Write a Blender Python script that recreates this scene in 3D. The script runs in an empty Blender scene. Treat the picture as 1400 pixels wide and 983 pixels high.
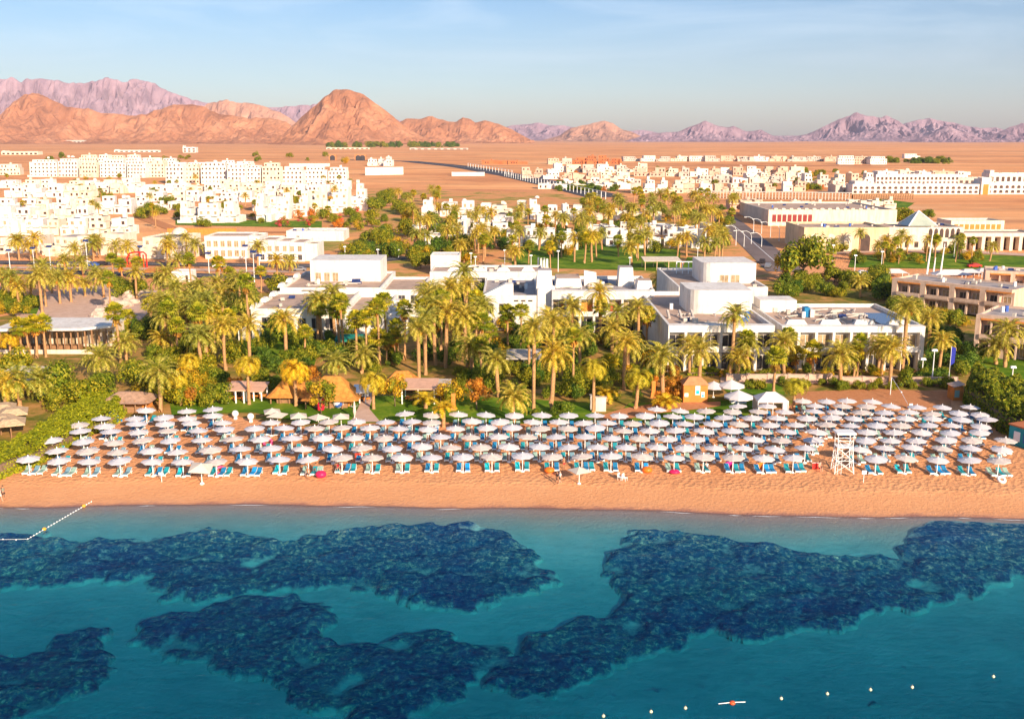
WATERCOL = (0.0, 0.72, 0.795, 1); WATERDEN = 0.30; HAZE = 3.0e-5
import bpy, math, random, bmesh
import numpy as np
from mathutils import Vector, Matrix, noise
R = math.radians
C = bpy.context.scene.collection
random.seed(7)

# ------------------------------------------------------------------ camera
F = 1400.0; CX, CY = 700.0, 491.5; CAMZ = 45.0; PITCH = math.atan(301.0 / F)
cam = bpy.data.cameras.new('camera'); cam_o = bpy.data.objects.new('camera', cam); C.objects.link(cam_o)
cam_o.location = (0, 0, CAMZ); cam_o.rotation_euler = (math.pi / 2 - PITCH, 0, 0)
cam.sensor_width = 36; cam.lens = 36 * F / 1400.0; cam.clip_start = 0.5; cam.clip_end = 60000
bpy.context.scene.camera = cam_o
cp, sp = math.cos(PITCH), math.sin(PITCH)

def ray(px, py):
    a = (px - CX) / F; b = -(py - CY) / F
    return Vector((a, cp + b * sp, -sp + b * cp))
def plane(px, py, z):
    d = ray(px, py); t = (z - CAMZ) / d.z
    return Vector((d.x * t, d.y * t, z))
def proj(p):
    x, y, z = p[0], p[1], p[2] - CAMZ
    w = y * cp - z * sp; u = y * sp + z * cp
    return CX + F * x / w, CY - F * u / w

SH = [(-9000, 0), (0, 692), (200, 690), (500, 690.5), (700, 694), (900, 699), (1100, 704), (1250, 706), (1400, 710)]
_sx = []; _sy = []
for px, py in SH[1:]:
    q = plane(px, py, 0); _sx.append(q.x); _sy.append(q.y)
def shore(x):
    return float(np.interp(x, _sx, _sy)) + 0.35 * math.sin(x * 0.13) + 0.15 * math.sin(x * 0.37 + 1)
PS = [-400, -120, -60, -36, -20, -8, -3, 0, 3, 8, 15, 50, 120, 250, 500, 1000, 3000, 9000, 30000]
PZ = [-14, -7, -5.0, -3.8, -2.5, -1.15, -0.38, 0, 0.25, 0.8, 1.2, 2.0, 2.6, 5, 9, 15, 20, 26, 30]
def gz(x, y):
    return float(np.interp(y - shore(x), PS, PZ))
def P(px, py, h=0.0):
    d = ray(px, py); z = 2.0
    for _ in range(14):
        t = (z + h - CAMZ) / min(d.z, -1e-4); z = gz(d.x * t, d.y * t)
    return Vector((d.x * t, d.y * t, z + h))
def hgt(px, pyb, pyt):
    """height of something standing at ground pixel pyb whose top is seen at pyt"""
    b = P(px, pyb); d = ray(px, pyt); t = b.y / d.y
    return CAMZ + d.z * t - b.z
def ppm(p):
    return F / (p[1] * cp - (p[2] - CAMZ) * sp)

# ------------------------------------------------------------------ materials
def nt(name):
    m = bpy.data.materials.new(name); m.use_nodes = True
    n = m.node_tree; b = n.nodes['Principled BSDF']; return m, n, b
def ramp(n, stops, fac):
    r = n.nodes.new('ShaderNodeValToRGB'); e = r.color_ramp.elements
    while len(e) < len(stops): e.new(0.5)
    for i, (p, c) in enumerate(stops): e[i].position = p; e[i].color = (*c, 1)
    n.links.new(fac, r.inputs[0]); return r.outputs[0]
def noise_n(n, scale, detail=4, rough=.6, co=None, dist=0):
    t = n.nodes.new('ShaderNodeTexNoise'); t.inputs['Scale'].default_value = scale
    t.inputs['Detail'].default_value = detail; t.inputs['Roughness'].default_value = rough; t.inputs['Distortion'].default_value = dist
    if co is not None: n.links.new(co, t.inputs['Vector'])
    return t.outputs[0]
def pos(n, sc=(1, 1, 1)):
    g = n.nodes.new('ShaderNodeNewGeometry')
    if sc == (1, 1, 1): return g.outputs['Position']
    m = n.nodes.new('ShaderNodeMapping'); m.inputs['Scale'].default_value = sc
    n.links.new(g.outputs['Position'], m.inputs['Vector']); return m.outputs[0]
def mixc(n, a, b, fac, mode='MIX'):
    m = n.nodes.new('ShaderNodeMixRGB'); m.blend_type = mode
    for i, v in ((1, a), (2, b), (0, fac)):
        if isinstance(v, (int, float)): m.inputs[i].default_value = v
        elif isinstance(v, tuple): m.inputs[i].default_value = (*v, 1)
        else: n.links.new(v, m.inputs[i])
    return m.outputs[0]
def bump(n, b, h, strength, dist):
    u = n.nodes.new('ShaderNodeBump'); u.inputs['Strength'].default_value = strength; u.inputs['Distance'].default_value = dist
    n.links.new(h, u.inputs['Height']); n.links.new(u.outputs[0], b.inputs['Normal'])
MATS = {}
def mat(name, col, rough=.8, var=.12, scale=1.5, bmp=0, metal=0, col2=None, spec=.3):
    """surface with mottled wear around a base colour"""
    if name in MATS: return MATS[name]
    m, n, b = nt(name); p = pos(n)
    f = noise_n(n, scale, 5, .65, p)
    c2 = col2 or tuple(max(0, c * (1 - var * 2)) for c in col)
    c = ramp(n, [(.3, c2), (.55, col), (.8, tuple(min(1, c * (1 + var * .5)) for c in col))], f)
    if 'render' in name:
        c = mixc(n, c, ramp(n, [(.38, (.80, .74, .68)), (.56, (1, 1, 1))], noise_n(n, 1, 5, .7, pos(n, (.9, .9, .12)))), .75, 'MULTIPLY')
    n.links.new(c, b.inputs['Base Color']); b.inputs['Roughness'].default_value = rough; b.inputs['Metallic'].default_value = metal
    b.inputs['Specular IOR Level'].default_value = spec
    if bmp: bump(n, b, noise_n(n, scale * 6, 3, .6, p), .5, bmp)
    m.diffuse_color = (*col, 1); MATS[name] = m; return m
def leafmat(name, dark, mid, light, brown=None, rough=.6, trans=.4):
    if name in MATS: return MATS[name]
    m, n, b = nt(name); g = n.nodes.new('ShaderNodeNewGeometry'); oi = n.nodes.new('ShaderNodeObjectInfo')
    c = ramp(n, [(.05, dark), (.5, mid), (.95, light)], g.outputs['Random Per Island'])
    tint = ramp(n, [(0, (.72, .85, .8)), (.5, (1, 1, 1)), (1, (1.25, 1.08, .75))], oi.outputs['Random'])
    c = mixc(n, c, tint, 1.0, 'MULTIPLY')
    n.links.new(c, b.inputs['Base Color']); b.inputs['Roughness'].default_value = rough; b.inputs['Specular IOR Level'].default_value = .25
    if trans:
        t = n.nodes.new('ShaderNodeBsdfTranslucent'); n.links.new(c, t.inputs[0])
        x = n.nodes.new('ShaderNodeMixShader'); x.inputs[0].default_value = trans
        n.links.new(b.outputs[0], x.inputs[1]); n.links.new(t.outputs[0], x.inputs[2])
        n.links.new(x.outputs[0], n.nodes['Material Output'].inputs['Surface'])
    MATS[name] = m; return m

WHITE = mat('white render', (.80, .75, .70), .75, .09, .35)
WHITE2 = mat('cream render', (.78, .66, .53), .8, .06, .3)
PINKW = mat('pinkish beige render', (.66, .47, .36), .85, .08, .4)
SANDST = mat('sandstone render', (.78, .58, .36), .85, .08, .2)
PLASTIC = mat('white plastic', (.85, .84, .82), .4, .02, 2)
CANVAS = mat('white parasol canvas', (.66, .60, .60), .85, .04, 1.2)
BEIGEC = mat('cream parasol canvas', (.66, .56, .47), .85, .05, 1.2)
ROOF = mat('dusty flat roof', (.52, .36, .27), .9, .18, .25)
ROOFG = mat('grey flat roof', (.42, .36, .34), .9, .15, .3)
GLASS = mat('dark window glass', (.05, .05, .06), .12, .2, .5, spec=.6)
CURT = mat('curtained glass', (.42, .30, .17), .35, .3, .8, spec=.5)
TRUNK = mat('palm trunk bark', (.50, .27, .12), .9, .25, 4, .03)
BARK = mat('grey brown bark', (.22, .14, .09), .9, .25, 3, .02)
WOOD = mat('weathered timber', (.34, .18, .09), .85, .2, 3)
THATCH = mat('orange thatch', (.62, .25, .05), .95, .22, 1.6, .05)
TERRA = mat('terracotta paint', (.68, .24, .05), .85, .12, 1)
BRICK = mat('bare red brick', (.52, .17, .07), .9, .15, .15)
CONC = mat('pale concrete', (.55, .48, .42), .85, .1, .8)
ASPH = mat('asphalt', (.07, .065, .075), .9, .12, .4)
METAL = mat('grey metal', (.35, .35, .37), .4, .1, 2, metal=.6)
DARKM = mat('dark blue solar glass', (.03, .05, .16), .15, .2, 1, spec=.6)
RED = mat('red paint', (.75, .03, .02), .45, .06, 2)
ROCKM = mat('pale garden rock', (.62, .46, .36), .95, .25, .9, .1)
LEAFD = leafmat('date palm leaf', (0.220, 0.232, 0.018), (0.561, 0.451, 0.043), (0.900, 0.708, 0.171))
LEAFF = leafmat('fan palm leaf', (0.159, 0.207, 0.010), (0.464, 0.427, 0.022), (0.756, 0.610, 0.049))
LEAFR = leafmat('drooping palm leaf', (0.317, 0.268, 0.012), (0.683, 0.488, 0.024), (0.900, 0.634, 0.061))
SKIRT = leafmat('dead palm skirt', (0.305, 0.134, 0.024), (0.586, 0.268, 0.037), (0.732, 0.390, 0.073))
LEAFB = leafmat('broad tree leaf', (0.061, 0.110, 0.007), (0.244, 0.281, 0.012), (0.537, 0.464, 0.037))
LEAFY = leafmat('yellowing tree leaf', (0.293, 0.207, 0.012), (0.634, 0.427, 0.018), (0.900, 0.537, 0.037))
LEAFG = leafmat('deep green leaf', (0.037, 0.091, 0.010), (0.110, 0.195, 0.015), (0.293, 0.366, 0.037))
LEAFH = leafmat('hedge leaf', (0.183, 0.207, 0.007), (0.415, 0.403, 0.012), (0.683, 0.561, 0.024))
FLOWR = leafmat('bougainvillea petal', (0.610, 0.012, 0.073), (0.900, 0.024, 0.171), (0.900, 0.122, 0.061))
LEAFO = leafmat('orange bush leaf', (0.366, 0.122, 0.012), (0.671, 0.244, 0.024), (0.793, 0.390, 0.049))
CUSH = {'teal': mat('teal sling', (.015, .30, .36), .7, .15, 4), 'blue': mat('blue sling', (.015, .20, .42), .7, .15, 4),
        'pale green': mat('faded green sling', (.27, .42, .36), .8, .12, 4), 'grey blue': mat('grey blue sling', (.16, .30, .38), .8, .12, 4),
        'turquoise': mat('turquoise towel', (.01, .50, .60), .9, .12, 5), 'bright blue': mat('bright blue towel', (.01, .30, .70), .9, .12, 5),
        'white': mat('white towel', (.8, .78, .76), .9, .08, 5), 'pink': mat('pink towel', (.8, .12, .35), .9, .1, 5)}

# ------------------------------------------------------------------ mesh builder
class MB:
    def __init__(s): s.v = []; s.f = []; s.m = []; s.mats = []
    def mi(s, m):
        if m not in s.mats: s.mats.append(m)
        return s.mats.index(m)
    def add(s, vs, fs, m):
        o = len(s.v); k = s.mi(m); s.v += [tuple(v) for v in vs]
        for f in fs: s.f.append(tuple(i + o for i in f)); s.m.append(k)
    def box(s, x0, x1, y0, y1, z0, z1, m, top=None, taper=0, bottom=True):
        t = taper
        vs = [(x0, y0, z0), (x1, y0, z0), (x1, y1, z0), (x0, y1, z0), (x0 + t, y0 + t, z1), (x1 - t, y0 + t, z1), (x1 - t, y1 - t, z1), (x0 + t, y1 - t, z1)]
        s.add(vs, [(0, 1, 5, 4), (1, 2, 6, 5), (2, 3, 7, 6), (3, 0, 4, 7)] + ([(3, 2, 1, 0)] if bottom else []), m)
        s.add(vs[4:], [(0, 1, 2, 3)], top or m)
    def prism(s, pts, z0, z1, m, top=None):
        n = len(pts); vs = [(p[0], p[1], z0) for p in pts] + [(p[0], p[1], z1) for p in pts]
        s.add(vs, [(i, (i + 1) % n, n + (i + 1) % n, n + i) for i in range(n)] + [tuple(range(n - 1, -1, -1))], m)
        s.add(vs[n:], [tuple(range(n))], top or m)
    def tube(s, pts, rad, m, n=6, cap=True):
        rings = []
        for i, p in enumerate(pts):
            p = Vector(p); d = (Vector(pts[min(i + 1, len(pts) - 1)]) - Vector(pts[max(i - 1, 0)])).normalized()
            a = d.cross(Vector((0, 0, 1)))
            if a.length < .05: a = d.cross(Vector((0, 1, 0)))
            a.normalize(); b = d.cross(a); r = rad[i] if isinstance(rad, (list, tuple)) else rad
            rings.append([p + (a * math.cos(t) + b * math.sin(t)) * r for t in [2 * math.pi * k / n for k in range(n)]])
        vs = [v for r_ in rings for v in r_]; fs = []
        for i in range(len(rings) - 1):
            for k in range(n):
                fs.append((i * n + k, i * n + (k + 1) % n, (i + 1) * n + (k + 1) % n, (i + 1) * n + k))
        if cap: fs += [tuple(range(n)), tuple(range(len(vs) - 1, len(vs) - n - 1, -1))]
        s.add(vs, fs, m)
    def ball(s, c, r, m, n=8, k=5, sq=(1, 1, 1), half=False):
        vs = []; fs = []
        a0 = 0 if half else -math.pi / 2
        for i in range(k + 1):
            t = a0 + (math.pi / 2 - a0) * i / k
            for j in range(n):
                u = 2 * math.pi * j / n
                vs.append((c[0] + r * sq[0] * math.cos(t) * math.cos(u), c[1] + r * sq[1] * math.cos(t) * math.sin(u), c[2] + r * sq[2] * math.sin(t)))
        for i in range(k):
            for j in range(n): fs.append((i * n + j, i * n + (j + 1) % n, (i + 1) * n + (j + 1) % n, (i + 1) * n + j))
        s.add(vs, fs, m)
    def mesh(s, name, smooth=False):
        me = bpy.data.meshes.new(name); me.from_pydata(s.v, [], s.f)
        for m in s.mats: me.materials.append(m)
        me.polygons.foreach_set('material_index', s.m)
        if smooth: me.polygons.foreach_set('use_smooth', [True] * len(s.f))
        me.update(); return me
    def build(s, name, parent=None, smooth=False, loc=None):
        return put(name, s.mesh(name, smooth), parent, loc)

def put(name, me, parent=None, loc=None, rz=0, sc=None):
    o = bpy.data.objects.new(name, me); C.objects.link(o)
    if parent is not None: o.parent = parent
    if loc is not None: o.location = loc
    if rz: o.rotation_euler = (0, 0, rz)
    if sc is not None: o.scale = sc
    return o
def tag(o, label=None, cat=None, group=None, kind=None):
    if label: o['label'] = label
    if cat: o['category'] = cat
    if group: o['group'] = group
    if kind: o['kind'] = kind
    return o
def thing(name, loc, label=None, cat=None, group=None, rz=0, sc=None):
    o = bpy.data.objects.new(name, None); C.objects.link(o); o.location = loc; o.rotation_euler = (0, 0, rz); o.empty_display_size = .5
    if sc is not None: o.scale = sc
    return tag(o, label, cat, group)
def copy_tree(o, parent=None):
    c = o.copy(); C.objects.link(c)
    if parent is not None: c.parent = parent
    for ch in list(KIDS.get(o.name, [])): copy_tree(ch, c)
    return c
KIDS = {}
ONES = ['first', 'second', 'third', 'fourth', 'fifth', 'sixth', 'seventh', 'eighth', 'ninth', 'tenth', 'eleventh', 'twelfth', 'thirteenth', 'fourteenth', 'fifteenth', 'sixteenth', 'seventeenth', 'eighteenth', 'nineteenth']
TENS = ['twent', 'thirt', 'fort', 'fift', 'sixt', 'sevent', 'eight', 'ninet']
def ordinal(i):
    if i < 20: return ONES[i - 1]
    t, u = divmod(i, 10)
    return TENS[t - 2] + ('ieth' if u == 0 else 'y-' + ONES[u - 1])
LAB = []   # (object, template with {} for the ordinal, key)
def later(o, template, key=None): LAB.append((o, template, key or template))
def finish_labels():
    d = {}
    for o, t, k in LAB: d.setdefault(k, []).append((o, t))
    for k, l in d.items():
        l.sort(key=lambda e: proj(e[0].matrix_basis.translation)[0])
        for i, (o, t) in enumerate(l):
            s_ = t.format(ordinal(i + 1))
            if len(s_.split()) > 16: s_ = s_.replace(' from the left in the', ' from left in the')
            if len(s_.split()) > 16: s_ = s_.replace(' in the ', ', ', 1)
            if len(s_.split()) > 16: s_ = s_.replace(' big ', ' ').replace(' tall ', ' ')
            o['label'] = s_
FOOT = []  # footprints (cx, cy, hx, hy, rz)
def clear(x, y, m=1.0):
    for cx, cy, hx, hy, rz in FOOT:
        dx, dy = x - cx, y - cy; c, s = math.cos(-rz), math.sin(-rz)
        if abs(dx * c - dy * s) < hx + m and abs(dx * s + dy * c) < hy + m: return False
    return True

# ------------------------------------------------------------------ sky, sun, haze
SUN_EL = 21.0; sx_, sy_ = 0.50, -0.87
w = bpy.data.worlds.new('World'); bpy.context.scene.world = w; w.use_nodes = True
n = w.node_tree; bg = n.nodes['Background']
sky = n.nodes.new('ShaderNodeTexSky'); sky.sky_type = 'NISHITA'; sky.sun_disc = False
sky.sun_elevation = R(SUN_EL); sky.sun_rotation = math.atan2(sx_, sy_); sky.air_density = 1.0; sky.dust_density = 1.0; sky.ozone_density = 2.5; sky.altitude = 0
tc = n.nodes.new('ShaderNodeTexCoord'); mp = n.nodes.new('ShaderNodeMapping'); mp.inputs['Scale'].default_value = (1.2, 1.2, 9); mp.inputs['Rotation'].default_value = (0.05, .12, .3)
n.links.new(tc.outputs['Generated'], mp.inputs[0])
cf = noise_n(n, 2.1, 7, .62, mp.outputs[0], .8)
cr = ramp(n, [(.47, (0, 0, 0)), (.74, (1, 1, 1))], cf)
sepz = n.nodes.new('ShaderNodeSeparateXYZ'); n.links.new(tc.outputs['Generated'], sepz.inputs[0])
hi = ramp(n, [(.02, (0, 0, 0)), (.16, (.5, .5, .5))], sepz.outputs[2])
cm = n.nodes.new('ShaderNodeMixRGB'); cm.blend_type = 'MULTIPLY'; cm.inputs[0].default_value = 1
n.links.new(cr, cm.inputs[1]); n.links.new(hi, cm.inputs[2])
zt = ramp(n, [(0, (.90, .84, .90)), (.05, (.66, .76, .86)), (.16, (.33, .54, .72)), (.6, (.28, .50, .74))], sepz.outputs[2])
n.links.new(mixc(n, mixc(n, sky.outputs[0], zt, 1, 'MULTIPLY'), (5.8, 6.6, 7.0), cm.outputs[0]), bg.inputs[0])
bg.inputs[1].default_value = 0.11
sun = bpy.data.lights.new('sun', 'SUN'); sun.energy = 5.0; sun.angle = R(.5); sun.color = (1, .80, .58)
so = bpy.data.objects.new('sun', sun); C.objects.link(so)
dv = Vector((sx_ * math.cos(R(SUN_EL)), sy_ * math.cos(R(SUN_EL)), math.sin(R(SUN_EL))))
so.rotation_euler = dv.to_track_quat('Z', 'Y').to_euler()
sc = bpy.context.scene
sc.view_settings.view_transform = 'Standard'; sc.view_settings.look = 'None'; sc.view_settings.exposure = 0.84; sc.view_settings.gamma = 1
sc.cycles.max_bounces = 6; sc.cycles.diffuse_bounces = 3; sc.cycles.glossy_bounces = 2; sc.cycles.transmission_bounces = 2; sc.cycles.transparent_max_bounces = 8; sc.cycles.volume_bounces = 0
# ------------------------------------------------------------------ ground
def axis(segs):
    out = []
    for a, b, st in segs:
        k = max(1, int(round((b - a) / st))); out += [a + (b - a) * i / k for i in range(k)]
    out.append(segs[-1][1]); return out
def in_poly(x, y, poly):
    c = False; j = len(poly) - 1
    for i in range(len(poly)):
        xi, yi = poly[i]; xj, yj = poly[j]
        if (yi > y) != (yj > y) and x < (xj - xi) * (y - yi) / (yj - yi + 1e-12) + xi: c = not c
        j = i
    return c
def fbm(x, y, z=0, o=4): return noise.fractal(Vector((x, y, z)), 1.0, 2.0, o, noise_basis='PERLIN_ORIGINAL')

xs = axis([(-30000, -4000, 4000), (-4000, -600, 300), (-600, -100, 25), (-100, 100, 1.6), (100, 600, 25), (600, 4000, 300), (4000, 30000, 4000)])
ss = axis([(-400, -120, 40), (-120, -65, 8), (-65, 0, 1.3), (0, 60, 1.0), (60, 260, 10), (260, 1200, 40), (1200, 6000, 300), (6000, 30000, 3000)])
vs = []; fs = []
for s_ in ss:
    for x in xs:
        xx = max(-300, min(300, x)); y = shore(xx) + s_
        z = float(np.interp(s_, PS, PZ))
        if 1 < s_ < 45 and abs(x) < 110: z += .03 * fbm(x * .9, s_ * .9)
        if s_ < -1: z += .25 * fbm(x * .12, s_ * .12) * min(1, -s_ / 6)
        vs.append((x, y, z))
nx = len(xs)
for j in range(len(ss) - 1):
    for i in range(nx - 1): fs.append((j * nx + i, j * nx + i + 1, (j + 1) * nx + i + 1, (j + 1) * nx + i))
m, n, b = nt('desert and beach sand')
p = pos(n); sep = n.nodes.new('ShaderNodeSeparateXYZ'); n.links.new(p, sep.inputs[0])
fine = noise_n(n, 2.2, 5, .7, p); mid = noise_n(n, .05, 6, .65, p); far = noise_n(n, .006, 8, .6, p, .6)
beach = ramp(n, [(.3, (.64, .26, .10)), (.55, (.74, .335, .145)), (.75, (.78, .40, .19))], mixc(n, fine, mid, .5))
desert = ramp(n, [(.30, (.60, .22, .075)), (.44, (.80, .33, .115)), (.56, (.88, .40, .15)), (.72, (.88, .52, .26))], mixc(n, far, mid, .35))
ridg = noise_n(n, 1, 6, .7, pos(n, (.0012, .02, 1)), .3)
desert = mixc(n, desert, ramp(n, [(.35, (.70, .60, .58)), (.5, (1, 1, 1)), (.68, (1.12, 1.12, 1.1))], ridg), .85, 'MULTIPLY')
scr = ramp(n, [(.64, (1, 1, 1)), (.70, (.50, .50, .36))], noise_n(n, .11, 4, .7, p))
desert = mixc(n, desert, scr, .75, 'MULTIPLY')
gul = ramp(n, [(.42, (.74, .68, .66)), (.5, (1, 1, 1)), (.62, (1.06, 1.04, 1.0))], noise_n(n, 1, 8, .72, pos(n, (.004, .010, 1)), 1.5))
desert = mixc(n, desert, gul, .8, 'MULTIPLY')
mr = n.nodes.new('ShaderNodeMapRange'); mr.inputs[1].default_value = 230; mr.inputs[2].default_value = 420; n.links.new(sep.outputs[1], mr.inputs[0])
c = mixc(n, beach, desert, mr.outputs[0])
# wet strip and sea bed by real height
mz = n.nodes.new('ShaderNodeMapRange'); mz.inputs[1].default_value = .10; mz.inputs[2].default_value = .17
wz = n.nodes.new('ShaderNodeMath'); wz.operation = 'MULTIPLY_ADD'; wz.inputs[1].default_value = .2; n.links.new(noise_n(n, .35, 3, .6, p), wz.inputs[0]); n.links.new(sep.outputs[2], wz.inputs[2]); n.links.new(wz.outputs[0], mz.inputs[0])
mw = n.nodes.new('ShaderNodeMapRange'); mw.inputs[1].default_value = -.10; mw.inputs[2].default_value = .0; n.links.new(sep.outputs[2], mw.inputs[0])
wet = mixc(n, (.62, .38, .30), (.40, .17, .10), mw.outputs[0])
c = mixc(n, wet, c, mz.outputs[0])
mb_ = n.nodes.new('ShaderNodeMapRange'); mb_.inputs[1].default_value = -1.3; mb_.inputs[2].default_value = -.2; n.links.new(sep.outputs[2], mb_.inputs[0])
bed = ramp(n, [(.34, (.36, .52, .48)), (.5, (.66, .78, .68)), (.66, (.94, .96, .84))], mixc(n, noise_n(n, .8, 9, .8, pos(n, (.5, 1.6, 1)), .6), noise_n(n, .07, 4, .6, p), .35))  # sand ripples plus light caustics, both painted into the bed colour
c = mixc(n, bed, c, mb_.outputs[0])
n.links.new(c, b.inputs['Base Color'])
rr = n.nodes.new('ShaderNodeMapRange'); rr.inputs[1].default_value = .08; rr.inputs[2].default_value = .2; rr.inputs[3].default_value = .35; rr.inputs[4].default_value = .95
n.links.new(sep.outputs[2], rr.inputs[0]); n.links.new(rr.outputs[0], b.inputs['Roughness'])
foot = n.nodes.new('ShaderNodeTexVoronoi'); foot.inputs['Scale'].default_value = 1.5; n.links.new(p, foot.inputs['Vector'])
fm = n.nodes.new('ShaderNodeMapRange'); fm.inputs[1].default_value = .55; fm.inputs[2].default_value = .75; n.links.new(sep.outputs[2], fm.inputs[0])
hh = n.nodes.new('ShaderNodeMath'); hh.operation = 'MULTIPLY'; n.links.new(foot.outputs[0], hh.inputs[0]); n.links.new(fm.outputs[0], hh.inputs[1])
h2 = n.nodes.new('ShaderNodeMath'); h2.operation = 'ADD'; n.links.new(hh.outputs[0], h2.inputs[0]); n.links.new(fine, h2.inputs[1])
bump(n, b, h2.outputs[0], .7, .26)
me = bpy.data.meshes.new('ground'); me.from_pydata(vs, [], fs); me.materials.append(m); me.polygons.foreach_set('use_smooth', [True] * len(fs))
tag(put('ground', me), kind='structure')

# ------------------------------------------------------------------ sea: real water body over a modelled bed with coral
m, n, b = nt('clear sea water'); n.nodes.remove(b)
out = n.nodes['Material Output']
tr = n.nodes.new('ShaderNodeBsdfTransparent'); tr.inputs[0].default_value = (.93, .97, .98, 1)
gl = n.nodes.new('ShaderNodeBsdfGlossy'); gl.inputs[0].default_value = (.75, .9, 1, 1); gl.inputs['Roughness'].default_value = .06
fr = n.nodes.new('ShaderNodeFresnel'); fr.inputs[0].default_value = 1.22
w1 = noise_n(n, 1, 3, .6, pos(n, (.9, 2.2, 1)), .5); w2 = noise_n(n, 1, 3, .6, pos(n, (.16, .42, 1)), .4)
wm = n.nodes.new('ShaderNodeMath'); wm.operation = 'MULTIPLY_ADD'; wm.inputs[1].default_value = 2.2; n.links.new(w2, wm.inputs[0]); n.links.new(w1, wm.inputs[2])
bu = n.nodes.new('ShaderNodeBump'); bu.inputs['Strength'].default_value = .55; bu.inputs['Distance'].default_value = .12; n.links.new(wm.outputs[0], bu.inputs['Height'])
n.links.new(bu.outputs[0], gl.inputs['Normal']); n.links.new(bu.outputs[0], fr.inputs['Normal'])
mx = n.nodes.new('ShaderNodeMixShader'); fk = n.nodes.new('ShaderNodeMath'); fk.operation = 'MULTIPLY'; fk.inputs[1].default_value = .55; n.links.new(fr.outputs[0], fk.inputs[0]); n.links.new(fk.outputs[0], mx.inputs[0]); n.links.new(tr.outputs[0], mx.inputs[1]); n.links.new(gl.outputs[0], mx.inputs[2])
n.links.new(mx.outputs[0], out.inputs['Surface'])
va = n.nodes.new('ShaderNodeVolumeAbsorption'); va.inputs[0].default_value = WATERCOL; va.inputs[1].default_value = WATERDEN
n.links.new(va.outputs[0], out.inputs['Volume'])
mb = MB(); mb.box(-3000, 3000, -1500, 150, -30, 0.0, m)
tag(mb.build('sea_water'), kind='structure')

REEFS = {
 'A': [(-60,745),(0,740),(60,742),(120,750),(200,745),(300,735),(400,748),(470,738),(560,732),(640,731),(690,738),(725,757),(760,795),(700,806),(640,824),(560,815),(500,800),(440,797),(380,800),(340,806),(300,811),(240,812),(190,786),(120,790),(60,796),(0,800),(-60,800)],
 'B': [(190,855),(205,835),(260,825),(330,810),(400,808),(440,815),(452,832),(445,855),(480,866),(540,855),(600,850),(650,865),(705,868),(700,890),(660,900),(630,925),(590,935),(560,950),(520,975),(480,968),(475,945),(430,945),(395,930),(380,905),(330,900),(290,885),(220,880)],
 'C': [(-60,885),(0,880),(60,870),(90,850),(150,842),(135,862),(155,885),(130,920),(60,942),(0,960),(-60,965)],
 'D': [(828,775),(850,745),(890,738),(950,742),(1000,750),(1080,760),(1150,770),(1228,772),(1240,742),(1280,727),(1330,732),(1400,738),(1460,740),(1460,775),(1400,786),(1360,800),(1320,815),(1260,822),(1200,825),(1160,848),(1080,852),(1040,862),(1000,857),(980,845),(940,862),(880,875),(830,897),(780,915),(740,928),(700,926),(662,908),(660,882),(720,868),(765,842),(840,830),(862,815),(835,800)],
 'E': [(905,965),(918,960),(925,968),(912,976)], 'F': [(1175,935),(1195,928),(1212,932),(1208,940),(1186,941)], 'G': [(1110,985),(1125,975),(1140,985),(1130,992)]}
m, n, b = nt('coral and seagrass')
p = pos(n)
rc = ramp(n, [(.34, (.004, .05, .12)), (.45, (.010, .12, .23)), (.52, (.04, .21, .28)), (.58, (.34, .42, .32)), (.65, (1.0, .90, .62))], noise_n(n, 1.5, 8, .78, p, .4))
patch = ramp(n, [(.35, (.30, .5, .85)), (.6, (1, 1, 1))], noise_n(n, .10, 4, .6, p))
att = n.nodes.new('ShaderNodeAttribute'); att.attribute_name = 'cover'
ed = n.nodes.new('ShaderNodeMath'); ed.operation = 'MULTIPLY_ADD'; ed.inputs[1].default_value = .9; n.links.new(noise_n(n, 1.1, 6, .7, p), ed.inputs[0]); n.links.new(att.outputs['Fac'], ed.inputs[2])
em = ramp(n, [(.72, (0, 0, 0)), (1.02, (1, 1, 1))], ed.outputs[0])
bed2 = ramp(n, [(.34, (.20, .34, .36)), (.5, (.42, .56, .52)), (.66, (.72, .78, .66))], mixc(n, noise_n(n, .8, 9, .8, pos(n, (.5, 1.6, 1)), .6), noise_n(n, .07, 4, .6, p), .35))  # darker bed with the same ripples and painted caustics
n.links.new(mixc(n, bed2, mixc(n, rc, patch, 1, 'MULTIPLY'), em), b.inputs['Base Color']); b.inputs['Roughness'].default_value = .9; b.inputs['Specular IOR Level'].default_value = 0
REEFM = m
reef_word = {'A': 'broad', 'B': 'mottled', 'C': 'shadowy', 'D': 'long', 'E': 'small', 'F': 'small', 'G': 'small'}
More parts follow.
